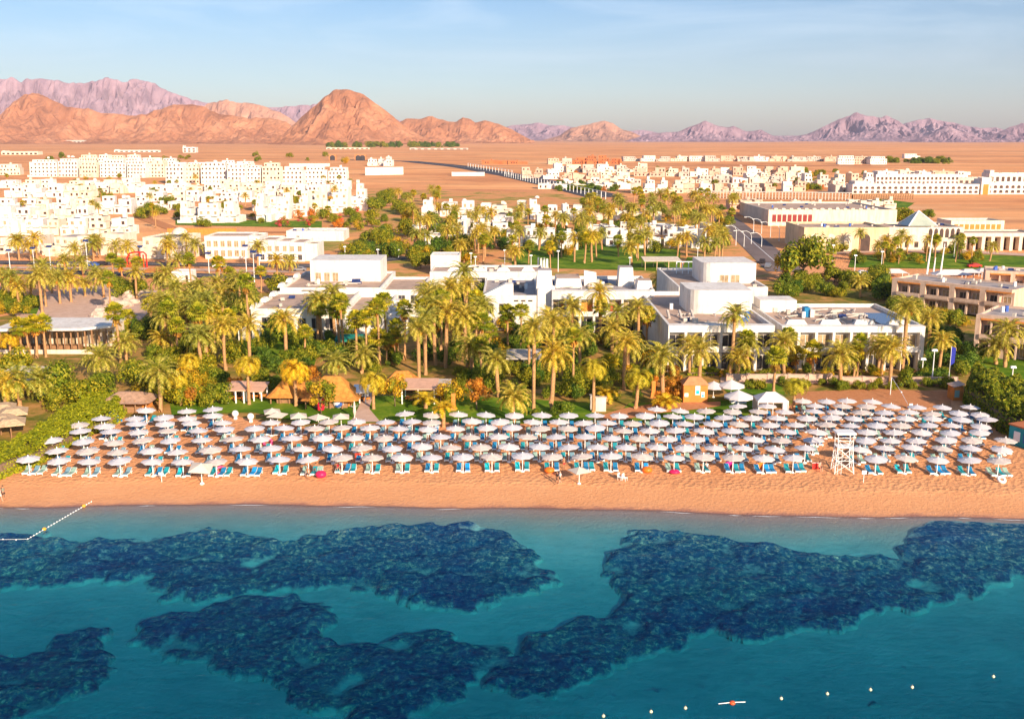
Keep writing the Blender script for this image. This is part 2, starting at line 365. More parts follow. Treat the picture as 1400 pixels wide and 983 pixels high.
for key, poly in REEFS.items():
    wp = [plane(a, c_, -1.8)[:2] for a, c_ in poly]
    x0 = min(q[0] for q in wp); x1 = max(q[0] for q in wp); y0 = min(q[1] for q in wp) ; y1 = max(q[1] for q in wp)
    st = .3; nxx = int((x1 - x0 + 4) / st); nyy = int((y1 - y0 + 4) / st)
    ins = np.zeros((nxx + 1, nyy + 1)); idx = {}; vs = []; fs = []; cv = []
    for i in range(nxx + 1):
        for j in range(nyy + 1):
            x = x0 - 2 + i * st; y = y0 - 2 + j * st
            wx = x + 1.3 * fbm(x * .35, y * .35, 5) + .9 * fbm(x * 1.1, y * 1.1, 6); wy = y + 1.3 * fbm(x * .35, y * .35, 7) + .9 * fbm(x * 1.1, y * 1.1, 8)
            if in_poly(wx, wy, wp): ins[i, j] = min(1, max(.15, .90 + .85 * fbm(x * .22, y * .30, 11, 5)))
    cov = ins.copy()
    for _ in range(3):
        q_ = np.pad(cov, 1); cov = (q_[1:-1, 1:-1] * 2 + q_[:-2, 1:-1] + q_[2:, 1:-1] + q_[1:-1, :-2] + q_[1:-1, 2:]) / 6
    def vert(i, j):
        if (i, j) not in idx:
            x = x0 - 2 + i * st; y = y0 - 2 + j * st; z = gz(x, y); k_ = float(cov[i, j])
            zz = z + .02 + k_ * (.60 + .5 * max(0, fbm(x * .22, y * .22, 9, 3) + .15) + .12 * fbm(x * .8, y * .8, 3, 5)) - .55 * max(0, .25 - k_) / .25
            idx[(i, j)] = len(vs); vs.append((x, y, min(zz, -.15))); cv.append(k_)
        return idx[(i, j)]
    for i in range(nxx):
        for j in range(nyy):
            if cov[i, j] > .03: fs.append((vert(i, j), vert(i + 1, j), vert(i + 1, j + 1), vert(i, j + 1)))
    me = bpy.data.meshes.new('coral_reef'); me.from_pydata(vs, [], fs); me.materials.append(REEFM); at_ = me.attributes.new('cover', 'FLOAT', 'POINT'); at_.data.foreach_set('value', cv)
    tag(put('coral_reef', me), kind='structure')

fr_ = random.Random(4); mb = MB()
FOAM = mat('sea foam', (.8, .8, .8), .6, .1, 6)
x = -66.0
while x < 72:
    L = fr_.uniform(1.5, 6)
    if fr_.random() < (.75 if x > 12 else .35):
        k_ = 10; up = []; lo = []
        for i in range(k_ + 1):
            xx = x + L * i / k_; yy = shore(xx) - .55 + .25 * noise.noise(Vector((xx * .5, 3, 0))); w_ = .09 * math.sin(math.pi * i / k_) * (1 + noise.noise(Vector((xx * 3, 0, 0)))); up.append((xx, yy + w_, .02)); lo.append((xx, yy - w_, .02))
        mb.add(up + lo, [(i + k_ + 1, i + k_ + 2, i + 1, i) for i in range(k_)], FOAM)
    x += L + fr_.uniform(.3, 3)
tag(mb.build('foam'), kind='stuff')
# buoys of the swimming line
BUOYM = mat('yellow white buoy', (.85, .78, .5), .4, .1, 3)
mb = MB(); mb.ball((0, 0, .04), .14, BUOYM, 10, 6); buoy_body = mb.mesh('float', True)
mb = MB(); mb.tube([(0, 0, .2), (0, 0, .30)], .03, METAL, 6); buoy_ring = mb.mesh('ring')
for a, c_ in [(825, 979), (890, 973), (937, 968), (1068, 955), (1131, 948.5), (1190, 943), (1247, 939.5), (1358, 925)]:
    t = thing('buoy', plane(a, c_, 0), None, 'buoy', 'buoys marking the edge of the swimming area')
    put('float', buoy_body, t); put('ring', buoy_ring, t)
    later(t, '{} pale round buoy from the left in the line floating on the open sea')
t = thing('marker_float', plane(1001, 961, 0), 'red float with a white pole lying across it on the open water', 'float')
mb = MB(); mb.ball((0, 0, .04), .26, mat('orange red plastic', (.8, .12, .04), .4, .1, 3), 12, 7, (1, 1, .7)); mb.build('float', t, True)
mb = MB(); mb.tube([(-1.15, -.15, .05), (0, 0, .09), (1.1, .12, .05)], .035, PLASTIC, 6); mb.build('pole', t)
# rope with small floats near the left shore
q0 = P(125, 686, .02); q1 = plane(38, 737, 0); q2 = plane(-30, 738, 0)
t = thing('swimming_rope', q0, 'rope of small white floats running from the sand into the water', 'rope')
mb = MB(); pts = [(q0 - q0), (q1 - q0), (q2 - q0)]; mb.tube([(a.x, a.y, a.z + .02) for a in pts], .02, PLASTIC, 5); mb.build('cord', t)
mb = MB(); mb.ball((0, 0, 0), .085, PLASTIC, 8, 5); fl = mb.mesh('float', True)
for k in range(24):
    f_ = k / 23; a = (q1 - q0) * f_; put('float', fl, t, (a.x, a.y, a.z + .04))
for a, c_ in [(4, 737), (22, 738)]:
    e = plane(a, c_, 0) - q0; put('float', fl, t, e)
mb = MB(); mb.ball((0, 0, .05), .26, mat('orange buoy', (.8, .38, .05), .4, .1, 3), 12, 7, (1, 1, .8)); ob = mb.mesh('float', True)
for f_, lb in ((.13, 'orange'), (.76, 'yellowish orange')):
    a = (q1 - q0) * f_
    o = tag(put('mooring_buoy', ob, None, q0 + a + Vector((0, 0, .02))), lb + ' round buoy on the floating rope ' + ('nearest the sand' if f_ < .5 else 'farther out from the sand'), 'buoy', 'orange buoys on the floating rope')

# ------------------------------------------------------------------ mountains
def mountm(name, a, b_, c_):
    m, n, b = nt(name); p = pos(n)
    f = noise_n(n, .004, 10, .65, p, .5)
    c = ramp(n, [(.3, a), (.52, b_), (.72, c_)], f)
    st = noise_n(n, 1, 6, .7, pos(n, (.012, .004, .004)), .3)
    c = mixc(n, c, ramp(n, [(.35, (.72, .70, .70)), (.6, (1.08, 1.05, 1.0))], st), .8, 'MULTIPLY')
    n.links.new(c, b.inputs['Base Color']); b.inputs['Roughness'].default_value = .97; b.inputs['Specular IOR Level'].default_value = 0
    bump(n, b, noise_n(n, .02, 8, .7, p), 1.0, 22); return m
MORANGE = mountm('orange granite', (.36, .155, .085), (.52, .235, .13), (.64, .32, .19))
MPINK = mountm('pink granite', (.36, .19, .14), (.50, .27, .19), (.62, .36, .26))
MPURP = mountm('haze-tinted granite', (.27, .18, .24), (.38, .26, .32), (.48, .34, .40))  # purple of the distant haze mixed into the rock's base colour
RANGES = [
 (10500, 1600, MPURP, [(-260,150),(-160,120),(-80,112),(-30,112),(0,108),(15,105),(30,109),(45,107),(60,108),(110,113),(135,110),(147,106),(165,111),(178,108),(190,106),(203,112),(212,114),(220,120),(250,132),(285,141),(330,143),(370,146),(400,145),(430,142),(470,150),(520,156),(560,168),(600,190)]),
 (8300, 900, MPINK, [(255,165),(285,141),(308,137),(330,142),(352,141),(372,150),(392,158),(420,178),(440,192)]),
 (5600, 800, MORANGE, [(-240,175),(-120,150),(-40,160),(0,158),(20,140),(33,132),(45,128),(58,130),(72,138),(90,148),(120,150),(160,157),(200,157),(213,148),(230,145),(252,144),(280,147),(298,156),(340,163),(372,161),(392,168),(420,190)]),
 (4900, 620, MORANGE, [(378,193),(392,180),(410,163),(425,150),(436,142),(446,130),(458,123),(470,124),(482,125),(497,131),(510,139),(525,151),(545,165),(560,178),(590,193)]),
 (5900, 620, MORANGE, [(525,185),(545,168),(556,163),(572,163),(590,160),(612,166),(624,168),(633,161),(642,162),(650,168),(662,166),(682,170),(700,178),(730,194)]),
 (12500, 1300, MPURP, [(520,172),(560,165),(600,170),(640,172),(680,176),(700,172),(722,170),(735,168),(752,172),(770,172),(790,176),(850,180),(880,178),(900,182),(990,186),(1070,186),(1100,186)]),
 (8800, 900, MPINK, [(735,194),(765,186),(780,176),(800,172),(815,168),(826,166),(838,169),(850,178),(862,180),(875,186),(895,196)]),
 (8200, 900, MPURP, [(845,196),(870,189),(885,184),(905,182),(930,180),(948,172),(965,166),(980,173),(993,175),(1003,172),(1018,180),(1040,178),(1060,187),(1085,197)]),
 (9200, 1200, MPURP, [(1060,194),(1085,187),(1105,184),(1130,172),(1152,162),(1172,155),(1190,160),(1203,162),(1211,159),(1228,166),(1240,175),(1255,185),(1290,197)]),
 (10500, 1200, MPURP, [(1215,185),(1238,168),(1258,163),(1270,161),(1285,165),(1305,168),(1318,172),(1340,175),(1362,174),(1380,180),(1420,178),(1500,184),(1600,190)]),
 (7400, 700, MPURP, [(1225,201),(1250,192),(1272,183),(1290,176),(1298,173),(1312,180),(1326,182),(1345,192),(1365,201)]),
 (7600, 900, MPURP, [(1325,200),(1345,190),(1370,179),(1385,173),(1397,168),(1412,174),(1440,172),(1480,180),(1540,186),(1600,200)]),
]
for k, (D, W, mt, prof) in enumerate(RANGES):
    pts = []
    for a, c_ in prof:
        d = ray(a, c_); t = D / d.y; pts.append((d.x * t, CAMZ + d.z * t))
    px_ = [q[0] for q in pts]; pz_ = [q[1] for q in pts]
    gy = gz(0, D) - 6
    st = max(11, D / 520); nxx = int((px_[-1] - px_[0]) / st); nyy = int(2 * W / (st * 1.5))
    vs = []; fs = []
    for j in range(nyy + 1):
        v = -W + 2 * W * j / nyy
        for i in range(nxx + 1):
            x = px_[0] + (px_[-1] - px_[0]) * i / nxx
            g = math.exp(-(v / 60.0) ** 2)
            xw = x + (1 - g) * 55 * noise.noise(Vector((x / 260, v / 260, k)))
            H = float(np.interp(xw, px_, pz_)) - gy
            H *= 1 + (.03 if D > 10000 else .07) * (noise.ridged_multi_fractal(Vector((x / 150, v / 600, k * 2.0)), 1.0, 2.2, 5, 1.0, 2.0) - 1.0)
            ww = W * (.42 + .58 * min(1, max(0, H) / 260.0))
            e = max(0.0, 1 - abs(v) / ww)
            e = e ** 1.25
            rg = noise.ridged_multi_fractal(Vector((x / 130 + .3 * noise.noise(Vector((x / 90, v / 90, 3))), v / 420, k * 3.7)), 1.0, 2.1, 6, 1.0, 2.0)
            z = max(0, H) * e * (1 - (1 - g) * (.70 - .42 * min(1.65, rg))) 
            z += (1 - g) * min(1, e * 3) * 14 * fbm(x / 30, v / 30, k, 5)
            vs.append((x, D + v, gy + z - (12 if e <= 0 else 0)))
    nx2 = nxx + 1
    for j in range(nyy):
        for i in range(nxx): fs.append((j * nx2 + i, j * nx2 + i + 1, (j + 1) * nx2 + i + 1, (j + 1) * nx2 + i))
    me = bpy.data.meshes.new('mountain_range'); me.from_pydata(vs, [], fs); me.materials.append(mt)
    tag(put('mountain_range', me), kind='structure')

# ------------------------------------------------------------------ haze
m, n, b = nt('desert haze'); n.nodes.remove(b)
pv = n.nodes.new('ShaderNodeVolumePrincipled'); pv.inputs['Color'].default_value = (.80, .78, .98, 1); pv.inputs['Density'].default_value = HAZE; pv.inputs['Anisotropy'].default_value = 0.0
n.links.new(pv.outputs[0], n.nodes['Material Output'].inputs['Volume'])
mb = MB(); mb.box(-13000, 13000, -1800, 16500, -34, 1300, m)
if HAZE > 0: tag(mb.build('haze'), kind='stuff')
# ================================================================== BEACH FURNITURE
def cone_canopy(r, rise, sides, m, drop=.12, scallop=0.0, rot=0):
    mb = MB(); vs = [(0, 0, rise)]; 
    for k in range(sides * 2):
        a = math.pi * k / sides + rot; rr = r * (1 if k % 2 == 0 else math.cos(math.pi / sides) * (1 - scallop))
        vs.append((rr * math.cos(a), rr * math.sin(a), (0 if k % 2 == 0 else .02)))
    nn = sides * 2
    for k in range(nn): mb.add([vs[0], vs[1 + k], vs[1 + (k + 1) % nn]], [(0, 1, 2)], m)
    for k in range(nn):
        a = vs[1 + k]; b = vs[1 + (k + 1) % nn]; mb.add([a, b, (b[0], b[1], b[2] - drop), (a[0], a[1], a[2] - drop)], [(3, 2, 1, 0)], m)
    mb.ball((0, 0, rise), .06, PLASTIC, 6, 3)
    return mb
KIDS = {}
canopies = [cone_canopy(1.42, rs_, 8, cm_, dr_, sc_, .2).mesh('canopy') for rs_, dr_, sc_, cm_ in ((.38, .06, .01, CANVAS), (.36, .09, .03, mat('aged parasol canvas', (.64, .54, .49), .85, .1, 1.5)), (.40, .05, .0, mat('grey white canvas', (.60, .57, .60), .85, .07, 1.5)), (.37, .07, .05, CANVAS))]; canopy_me = canopies[0]
mb = MB(); mb.tube([(0, 0, 0), (0, 0, 2.52)], .055, PLASTIC, 8)
for k in range(8):
    a = math.pi * k / 4 + .2; mb.tube([(.05 * math.cos(a), .05 * math.sin(a), 1.95), (.8 * math.cos(a), .8 * math.sin(a), 2.25)], .012, PLASTIC, 3)
pole_me = mb.mesh('pole')
mb = MB(); mb.tube([(0, 0, -.05), (0, 0, .16)], [.30, .22], PLASTIC, 10); base_me = mb.mesh('base')
bcanopy_me = cone_canopy(1.75, .55, 4, BEIGEC, .08, 0, math.pi / 4).mesh('canopy')

def umbrella(loc, cm, label=None, name='beach_parasol', rz=0, sc=1, group='white parasols in rows on the beach', tilt=None):
    t = thing(name, loc, label, 'parasol', group, rz, (sc,) * 3)
    c = put('canopy', cm, t, (0, 0, 1.98))
    if tilt: c.rotation_euler = tilt
    put('pole', pole_me, t); put('base', base_me, t)
    return t

# lounger meshes: feet towards the sea (-y)
def lounger_meshes(cm, ang=33):
    f = MB(); fr = PLASTIC
    for sx in (-.31, .31): f.box(sx - .035, sx + .035, -.95, .92, .27, .35, fr)
    for y in (-.95, -.25, .86): f.box(-.31, .31, y, y + .06, .28, .34, fr)
    for sx in (-.31, .31):
        for y in (-.75, .62): f.box(sx - .03, sx + .03, y - .03, y + .03, -.03, .28, fr)
    f.box(-.345, .345, -1.0, -.94, .16, .36, fr)
    s = MB(); s.box(-.29, .29, -.93, .22, .345, .41, cm)
    a = R(ang); b = MB(); L = .78; c_, s_ = math.cos(a), math.sin(a)
    q = [(x, .22 + L * c_ * k - s_ * h, .36 + L * s_ * k + c_ * h) for x in (-.29, .29) for k in (0, 1) for h in (0, .07)]
    b.add(q, [(0, 1, 3, 2), (4, 6, 7, 5), (0, 4, 5, 1), (2, 3, 7, 6), (1, 5, 7, 3), (0, 2, 6, 4)], cm)
    for sx in (-.32, .32):
        b.tube([(sx, .22, .36), (sx, .22 + L * c_, .36 + L * s_)], .025, fr, 4)
    return f.mesh('frame'), s.mesh('seat'), b.mesh('backrest')
LM = {}
for k, cm in CUSH.items():
    f, s, b = lounger_meshes(cm)
    if LM: f = next(iter(LM.values()))[0]
    LM[k] = (f, s, b)
UMB = {  # canopy centres, pixel coordinates of the photograph, by row from the water
}
def zc(x0, y0, l, s=4.9167): return [(x0 + a / s, y0 + b / s) for a, b in l]
RW = [[] for _ in range(9)]
def rows(x0, s, d):
    for r, l in d.items(): RW[r] += zc(x0, 500, l, s)
rows(0, 4.9167, {0: [(190,622),(395,632),(598,635),(805,635),(1022,632)], 1: [(383,565),(590,568),(790,568),(1020,568),(1190,570)], 2: [(348,495),(560,505),(765,505),(960,492),(1145,492)], 3: [(540,435),(745,435),(930,435),(1130,427)], 4: [(530,388),(705,402),(918,385),(1110,380)], 5: [(680,345),(905,345),(1100,344)], 6: [(980,290)]})
rows(230, 4.9167, {0: [(97,635),(320,635),(530,632),(745,622),(940,625)], 1: [(285,560),(485,552),(690,550),(903,550),(1105,550)], 2: [(225,490),(435,483),(620,482),(830,482),(1040,480)], 3: [(200,425),(378,418),(580,413),(778,412),(985,413),(1165,410)], 4: [(155,375),(365,372),(690,373),(890,370),(1080,368)], 5: [(125,345),(300,330)], 6: [(125,297),(300,290)]})
rows(460, 4.9167, {0: [(35,612),(240,612),(440,610),(640,608),(850,605),(1045,603)], 1: [(170,545),(375,545),(575,537),(770,540),(970,540),(1160,540)], 2: [(120,477),(320,475),(510,475),(700,472),(900,470),(1090,468)], 3: [(225,412),(420,415),(615,415),(800,412),(1010,410)], 4: [(135,365),(330,368),(508,365),(640,370),(910,367),(1100,370)], 5: [(460,317),(645,325),(820,320),(1005,323)]})
rows(690, 4.9167, {0: [(120,600),(320,600),(520,600),(715,602),(925,605),(1140,607)], 1: [(235,537),(430,537),(625,540),(815,540),(1025,540)], 2: [(150,470),(345,470),(540,470),(720,475),(910,480),(1095,483)], 3: [(50,410),(240,415),(425,415),(610,412),(800,425),(975,430),(1150,425)], 4: [(190,370),(365,372),(530,375),(690,375),(860,378),(1038,380)], 5: [(65,328),(250,328),(430,328),(608,328),(770,325),(945,332),(1130,335)], 6: [(1022,287),(1180,293)]})
rows(920, 4.9167, {0: [(205,607),(405,610),(610,613),(810,607)], 1: [(80,543),(280,543),(470,545),(685,550),(890,547)], 2: [(150,487),(370,487),(545,487),(730,493),(945,493)], 3: [(210,435),(395,432),(600,435),(765,433),(970,440)], 4: [(80,380),(270,383),(445,385),(650,393),(825,390),(1030,390)], 5: [(145,338),(340,340),(530,343),(700,345),(900,347),(1065,343)], 6: [(222,295),(400,298),(575,298),(750,303),(950,303),(1095,303)], 7: [(437,262),(635,262),(955,262),(1140,265)], 8: [(872,227),(1033,230),(1170,230)]})
rows(1150, 4.916, {0: [(235,620),(435,615),(650,623),(862,627),(1060,633)], 1: [(125,555),(290,545),(478,542),(680,545),(870,548),(1080,552)], 2: [(165,492),(330,495),(505,493),(705,492),(878,490),(1105,495)], 3: [(175,437),(355,440),(540,440),(735,440),(930,438)], 4: [(60,392),(240,393),(400,393),(585,390),(740,393),(940,397)], 5: [(85,345),(270,350),(435,350),(615,350),(808,355),(980,355)], 6: [(135,303),(290,310),(455,308),(610,312),(790,308),(935,320)], 7: [(170,268),(335,268),(510,272),(680,270),(868,272)], 8: [(210,237)]})
rng = random.Random(11)
ROWN = ['front row by the water', 'second row from the water', 'third row from the water', 'fourth row from the water', 'fifth row from the water', 'sixth row from the water', 'seventh row from the water', 'eighth row from the water', 'ninth row farthest from the water']
UPOS = []; seen = []
for r in range(9):
    l = sorted(RW[r])
    keep = []
    for q in l:
        if all(abs(q[0] - a) > 15 or abs(q[1] - b) > 5 for a, b in seen + keep): keep.append(q)
    seen += keep
    for i, (a, c_) in enumerate(keep): UPOS.append((r, i, len(keep), a, c_))
shadow_label = {}
LCOUNT = 0; rest = MB(); LTOT = []
for r, i, nn, a, c_ in UPOS:
    q = P(a, c_ + 1.0, 2.2); z = gz(q.x, q.y)
    lab = 'white octagonal parasol, %s from the left in the %s' % (ordinal(i + 1), ROWN[r])
    t = umbrella((q.x, q.y, z), rng.choice(canopies), lab, rz=rng.uniform(0, .6), sc=rng.uniform(1.03, 1.12), tilt=(rng.uniform(-.06, .06), rng.uniform(-.08, .08), 0))
    rot = rng.uniform(-.06, .06)
    if r == 0: cols = rng.choice([('teal', 'blue'), ('blue', 'bright blue'), ('turquoise', 'teal'), ('pale green', 'teal'), ('blue', 'teal')])
    else: cols = (rng.choice(['teal', 'blue', 'pale green', 'grey blue', 'blue']), rng.choice(['teal', 'blue', 'pale green', 'grey blue']))
    if a < 200 and r == 0: cols = ('pale green', 'grey blue')
    n2 = 2
    offs = [(-.62, cols[0], 'left'), (.62, cols[1], 'right')]
    if r == 0 and rng.random() < .3: offs.append((1.42, cols[0], 'far right'))
    for ox, col, side in offs: LTOT.append((r, q.x + ox + rng.uniform(-.06, .06), q.y + (.55 if r == 0 else .9) + rng.uniform(-.15, .15), z, rot + rng.uniform(-.05, .05), col, side, i, a))
LTOT.sort(key=lambda e: e[0] + (0 if e[6] != 'left' else .01))
nl = 0
for k, (r, x, y, z, rz, col, side, i, a) in enumerate(LTOT):
    if nl < 298:
        nl += 1
        kind = 'towel' if col in ('turquoise', 'bright blue', 'white', 'pink') else 'sling'
        desc = {'turquoise': 'turquoise towelled', 'bright blue': 'bright blue towelled', 'pale green': 'pale green', 'grey blue': 'grey blue'}.get(col, col)
        t = thing('sun_lounger', (x, y, gz(x, y)), '%s lounger on the %s of the %s parasol, %s' % (desc, side.replace('far right', 'outer right'), ordinal(i + 1), ROWN[r].replace(' from the water', '').replace(' farthest', '')), 'sun lounger', 'sun loungers under the white parasols', rz)
        f, s, b = LM[col]; put('frame', f, t); put('seat', s, t); put('backrest', b, t)
    else:
        M_ = Matrix.Translation((x, y, gz(x, y))) @ Matrix.Rotation(rz, 4, 'Z')
        for me in LM[col]:
            rest.add([M_ @ v.co for v in me.vertices], [tuple(p.vertices) for p in me.polygons], PLASTIC if me.name.startswith('frame') else CUSH[col])
if rest.v: tag(rest.build('sun_loungers'), 'more sun loungers under the farther parasols', kind='stuff')

# cream square parasols
for a, c_, rz, lb in [(372, 560, .3, 'leftmost of the cream square parasols behind the round white ones'), (379, 565, -.2, 'cream square parasol second from the left, overlapping its neighbour'), (408, 566, .25, 'cream square parasol in front of the broken white statue'), (435, 568, .8, 'low cream square parasol in front of the red telephone shaped stand'),
                       (466, 567, .15, 'cream square parasol in front of the striped beach ball')]:
    q = P(a, c_, 2.3); umbrella((q.x, q.y, gz(q.x, q.y)), bcanopy_me, lb.replace('telephone shaped stand', 'stand').replace('broken ', ''), 'square_parasol', rz, 1.0, 'cream square parasols behind the rows')
q = P(792, 639.5, 2.2); umbrella((q.x, q.y, gz(q.x, q.y)), bcanopy_me, 'cream square parasol standing alone on the sand in front of the rows', 'square_parasol', .5, .92, None)
q = P(275, 641.5, 2.0); umbrella((q.x, q.y, gz(q.x, q.y)), bcanopy_me, 'tilted cream square parasol at the sand edge beside a pink swim ring', 'square_parasol', .1, 1.12, None, tilt=(.18, .1, 0))
q = P(485, 573, 0.0); t = thing('closed_parasol', q, 'tall closed cream parasol beside the path behind the beach', 'parasol')
mb = MB(); mb.tube([(0, 0, .6), (0, 0, 1.2), (0, 0, 2.6), (0, 0, 3.0)], [.1, .26, .14, .02], BEIGEC, 8); mb.build('canopy', t); put('pole', pole_me, t); put('base', base_me, t)

# big white garden parasols by the orange hut
big_me = cone_canopy(2.0, .85, 10, CANVAS, .22, 0).mesh('canopy')
for a, c_, s_, lb in [(1000, 521, 1.15, 'large white parasol at the back, above the small lawn'), (1010, 535.5, 1.2, 'large pointed white parasol over the white service counter'), (976, 523, 1.0, 'large white parasol beside the orange hut')]:
    q = P(a, c_, 2.6 * s_); umbrella((q.x, q.y, gz(q.x, q.y)), big_me, lb, 'garden_parasol', .1, s_, 'large white parasols by the orange hut')
q = P(1009, 551); t = thing('service_counter', q, 'white service counter with blue pictures under the pointed parasol', 'counter')
mb = MB(); mb.box(-1.3, 1.3, -.5, .5, 0, 1.5, PLASTIC); mb.build('body', t)
mb = MB(); mb.box(-1.1, 1.1, -.53, -.503, .35, 1.35, mat('blue picture panel', (.10, .20, .55), .5, .4, 2, col2=(.7, .75, .8))); mb.build('picture_panel', t)
mb = MB(); mb.box(-1.4, 1.4, -.6, .6, 1.5, 1.56, PLASTIC); mb.build('countertop', t)

# white marquee tent
q0 = P(1035, 566); q1 = P(1077, 566); W_ = (q1.x - q0.x) / 2; t = thing('marquee_tent', ((q0.x + q1.x) / 2, q0.y + 1.6, q0.z), 'white marquee tent with side curtains behind the parasols', 'tent')
mb = MB(); h = 2.2
mb.add([(-W_, -1.8, h), (W_, -1.8, h), (W_, 1.8, h), (-W_, 1.8, h), (-W_ * .3, 0, h + 1.1), (W_ * .3, 0, h + 1.1)], [(0, 1, 5, 4), (1, 2, 5), (2, 3, 4, 5), (3, 0, 4)], CANVAS)
for (xa, ya, xb, yb) in [(-W_, -1.8, W_, -1.8), (W_, -1.8, W_, 1.8), (W_, 1.8, -W_, 1.8), (-W_, 1.8, -W_, -1.8)]:
    mb.add([(xa, ya, h), (xb, yb, h), (xb, yb, h - .3), (xa, ya, h - .3)], [(3, 2, 1, 0)], CANVAS)
mb.build('canopy', t)
for xa in (-W_ + .05, 0, W_ - .05):
    for ya in (-1.75, 1.75):
        mb = MB(); mb.tube([(xa, ya, 0), (xa, ya, h)], .07, PLASTIC, 6); mb.build('pole', t)
mb = MB(); mb.box(-W_ + .06, -.1, 1.6, 1.64, .05, h - .3, CANVAS); mb.box(-W_ + .03, -W_ + .06, -1.6, 1.6, .05, h - .3, CANVAS); mb.build('side_curtain', t)
mb = MB(); mb.box(W_ - .9, W_ - .1, -1.72, -1.68, .05, h - .3, CANVAS); mb.build('side_curtain', t)

# lifeguard tower
q0 = P(1141, 648); q1 = P(1167, 648); cx = (q0.x + q1.x) / 2; s = (q1.x - q0.x) / 2
t = thing('lifeguard_tower', (cx, q0.y + .9, q0.z), 'tall white metal lifeguard tower with crossed braces', 'lifeguard tower')
def beam(a, b_, r_=.06, nm='brace', m=PLASTIC, par=None):
    mb = MB(); mb.tube([a, b_], r_, m, 5); return mb.build(nm, par or t)
HT = hgt(1153, 648, 613); HR = hgt(1153, 648, 592)
c4 = [(-s, -.9), (s, -.9), (s, .9), (-s, .9)]; t4 = [(-s * .78, -.7), (s * .78, -.7), (s * .78, .7), (-s * .78, .7)]
for (a, b_), (c_, d_) in zip(c4, t4): beam((a, b_, 0), (c_, d_, HT), .07, 'leg')
mid4 = [((a + c_) / 2, (b_ + d_) / 2) for (a, b_), (c_, d_) in zip(c4, t4)]
for k in range(4):
    k2 = (k + 1) % 4
    beam((*c4[k], .15), (*mid4[k2], HT / 2), .04); beam((*c4[k2], .15), (*mid4[k], HT / 2), .04)
    beam((*mid4[k], HT / 2), (*t4[k2], HT), .04); beam((*mid4[k2], HT / 2), (*t4[k], HT), .04)
    beam((*mid4[k], HT / 2), (*mid4[k2], HT / 2), .04, 'rail')
mb = MB(); mb.box(-s * .85, s * .85, -.8, .8, HT, HT + .1, PLASTIC); mb.build('platform', t)
for c_ in t4: beam((*c_, HT + .1), (c_[0] * 1.05, c_[1], HR - .25), .05, 'post')
for k in range(4):
    k2 = (k + 1) % 4; beam((*t4[k], HT + .95), (*t4[k2], HT + .95), .04, 'rail')
    if k != 0: beam((*t4[k], HT + .1), (*t4[k2], HT + .95), .03)
beam((*t4[0], HT + .95), (t4[0][0] * .2, t4[0][1], HT + .1), .03); beam((*t4[1], HT + .95), (t4[1][0] * .2, t4[1][1], HT + .1), .03)
mb = MB(); mb.box(-s * 1.0, s * 1.0, -1.0, 1.0, HR - .25, HR, PLASTIC); mb.build('roof', t)
mb = MB()
for xx in (-.25, .25): mb.tube([(xx - s * .6, -1.15, 0), (xx - s * .5, -.8, HT)], .03, PLASTIC, 5)
for k in range(7): f_ = k / 7 + .07; mb.tube([(-.25 - s * .6, -1.15 + .35 * f_, HT * f_), (.25 - s * .55, -1.15 + .35 * f_, HT * f_)], .02, PLASTIC, 4)
mb.build('ladder', t)

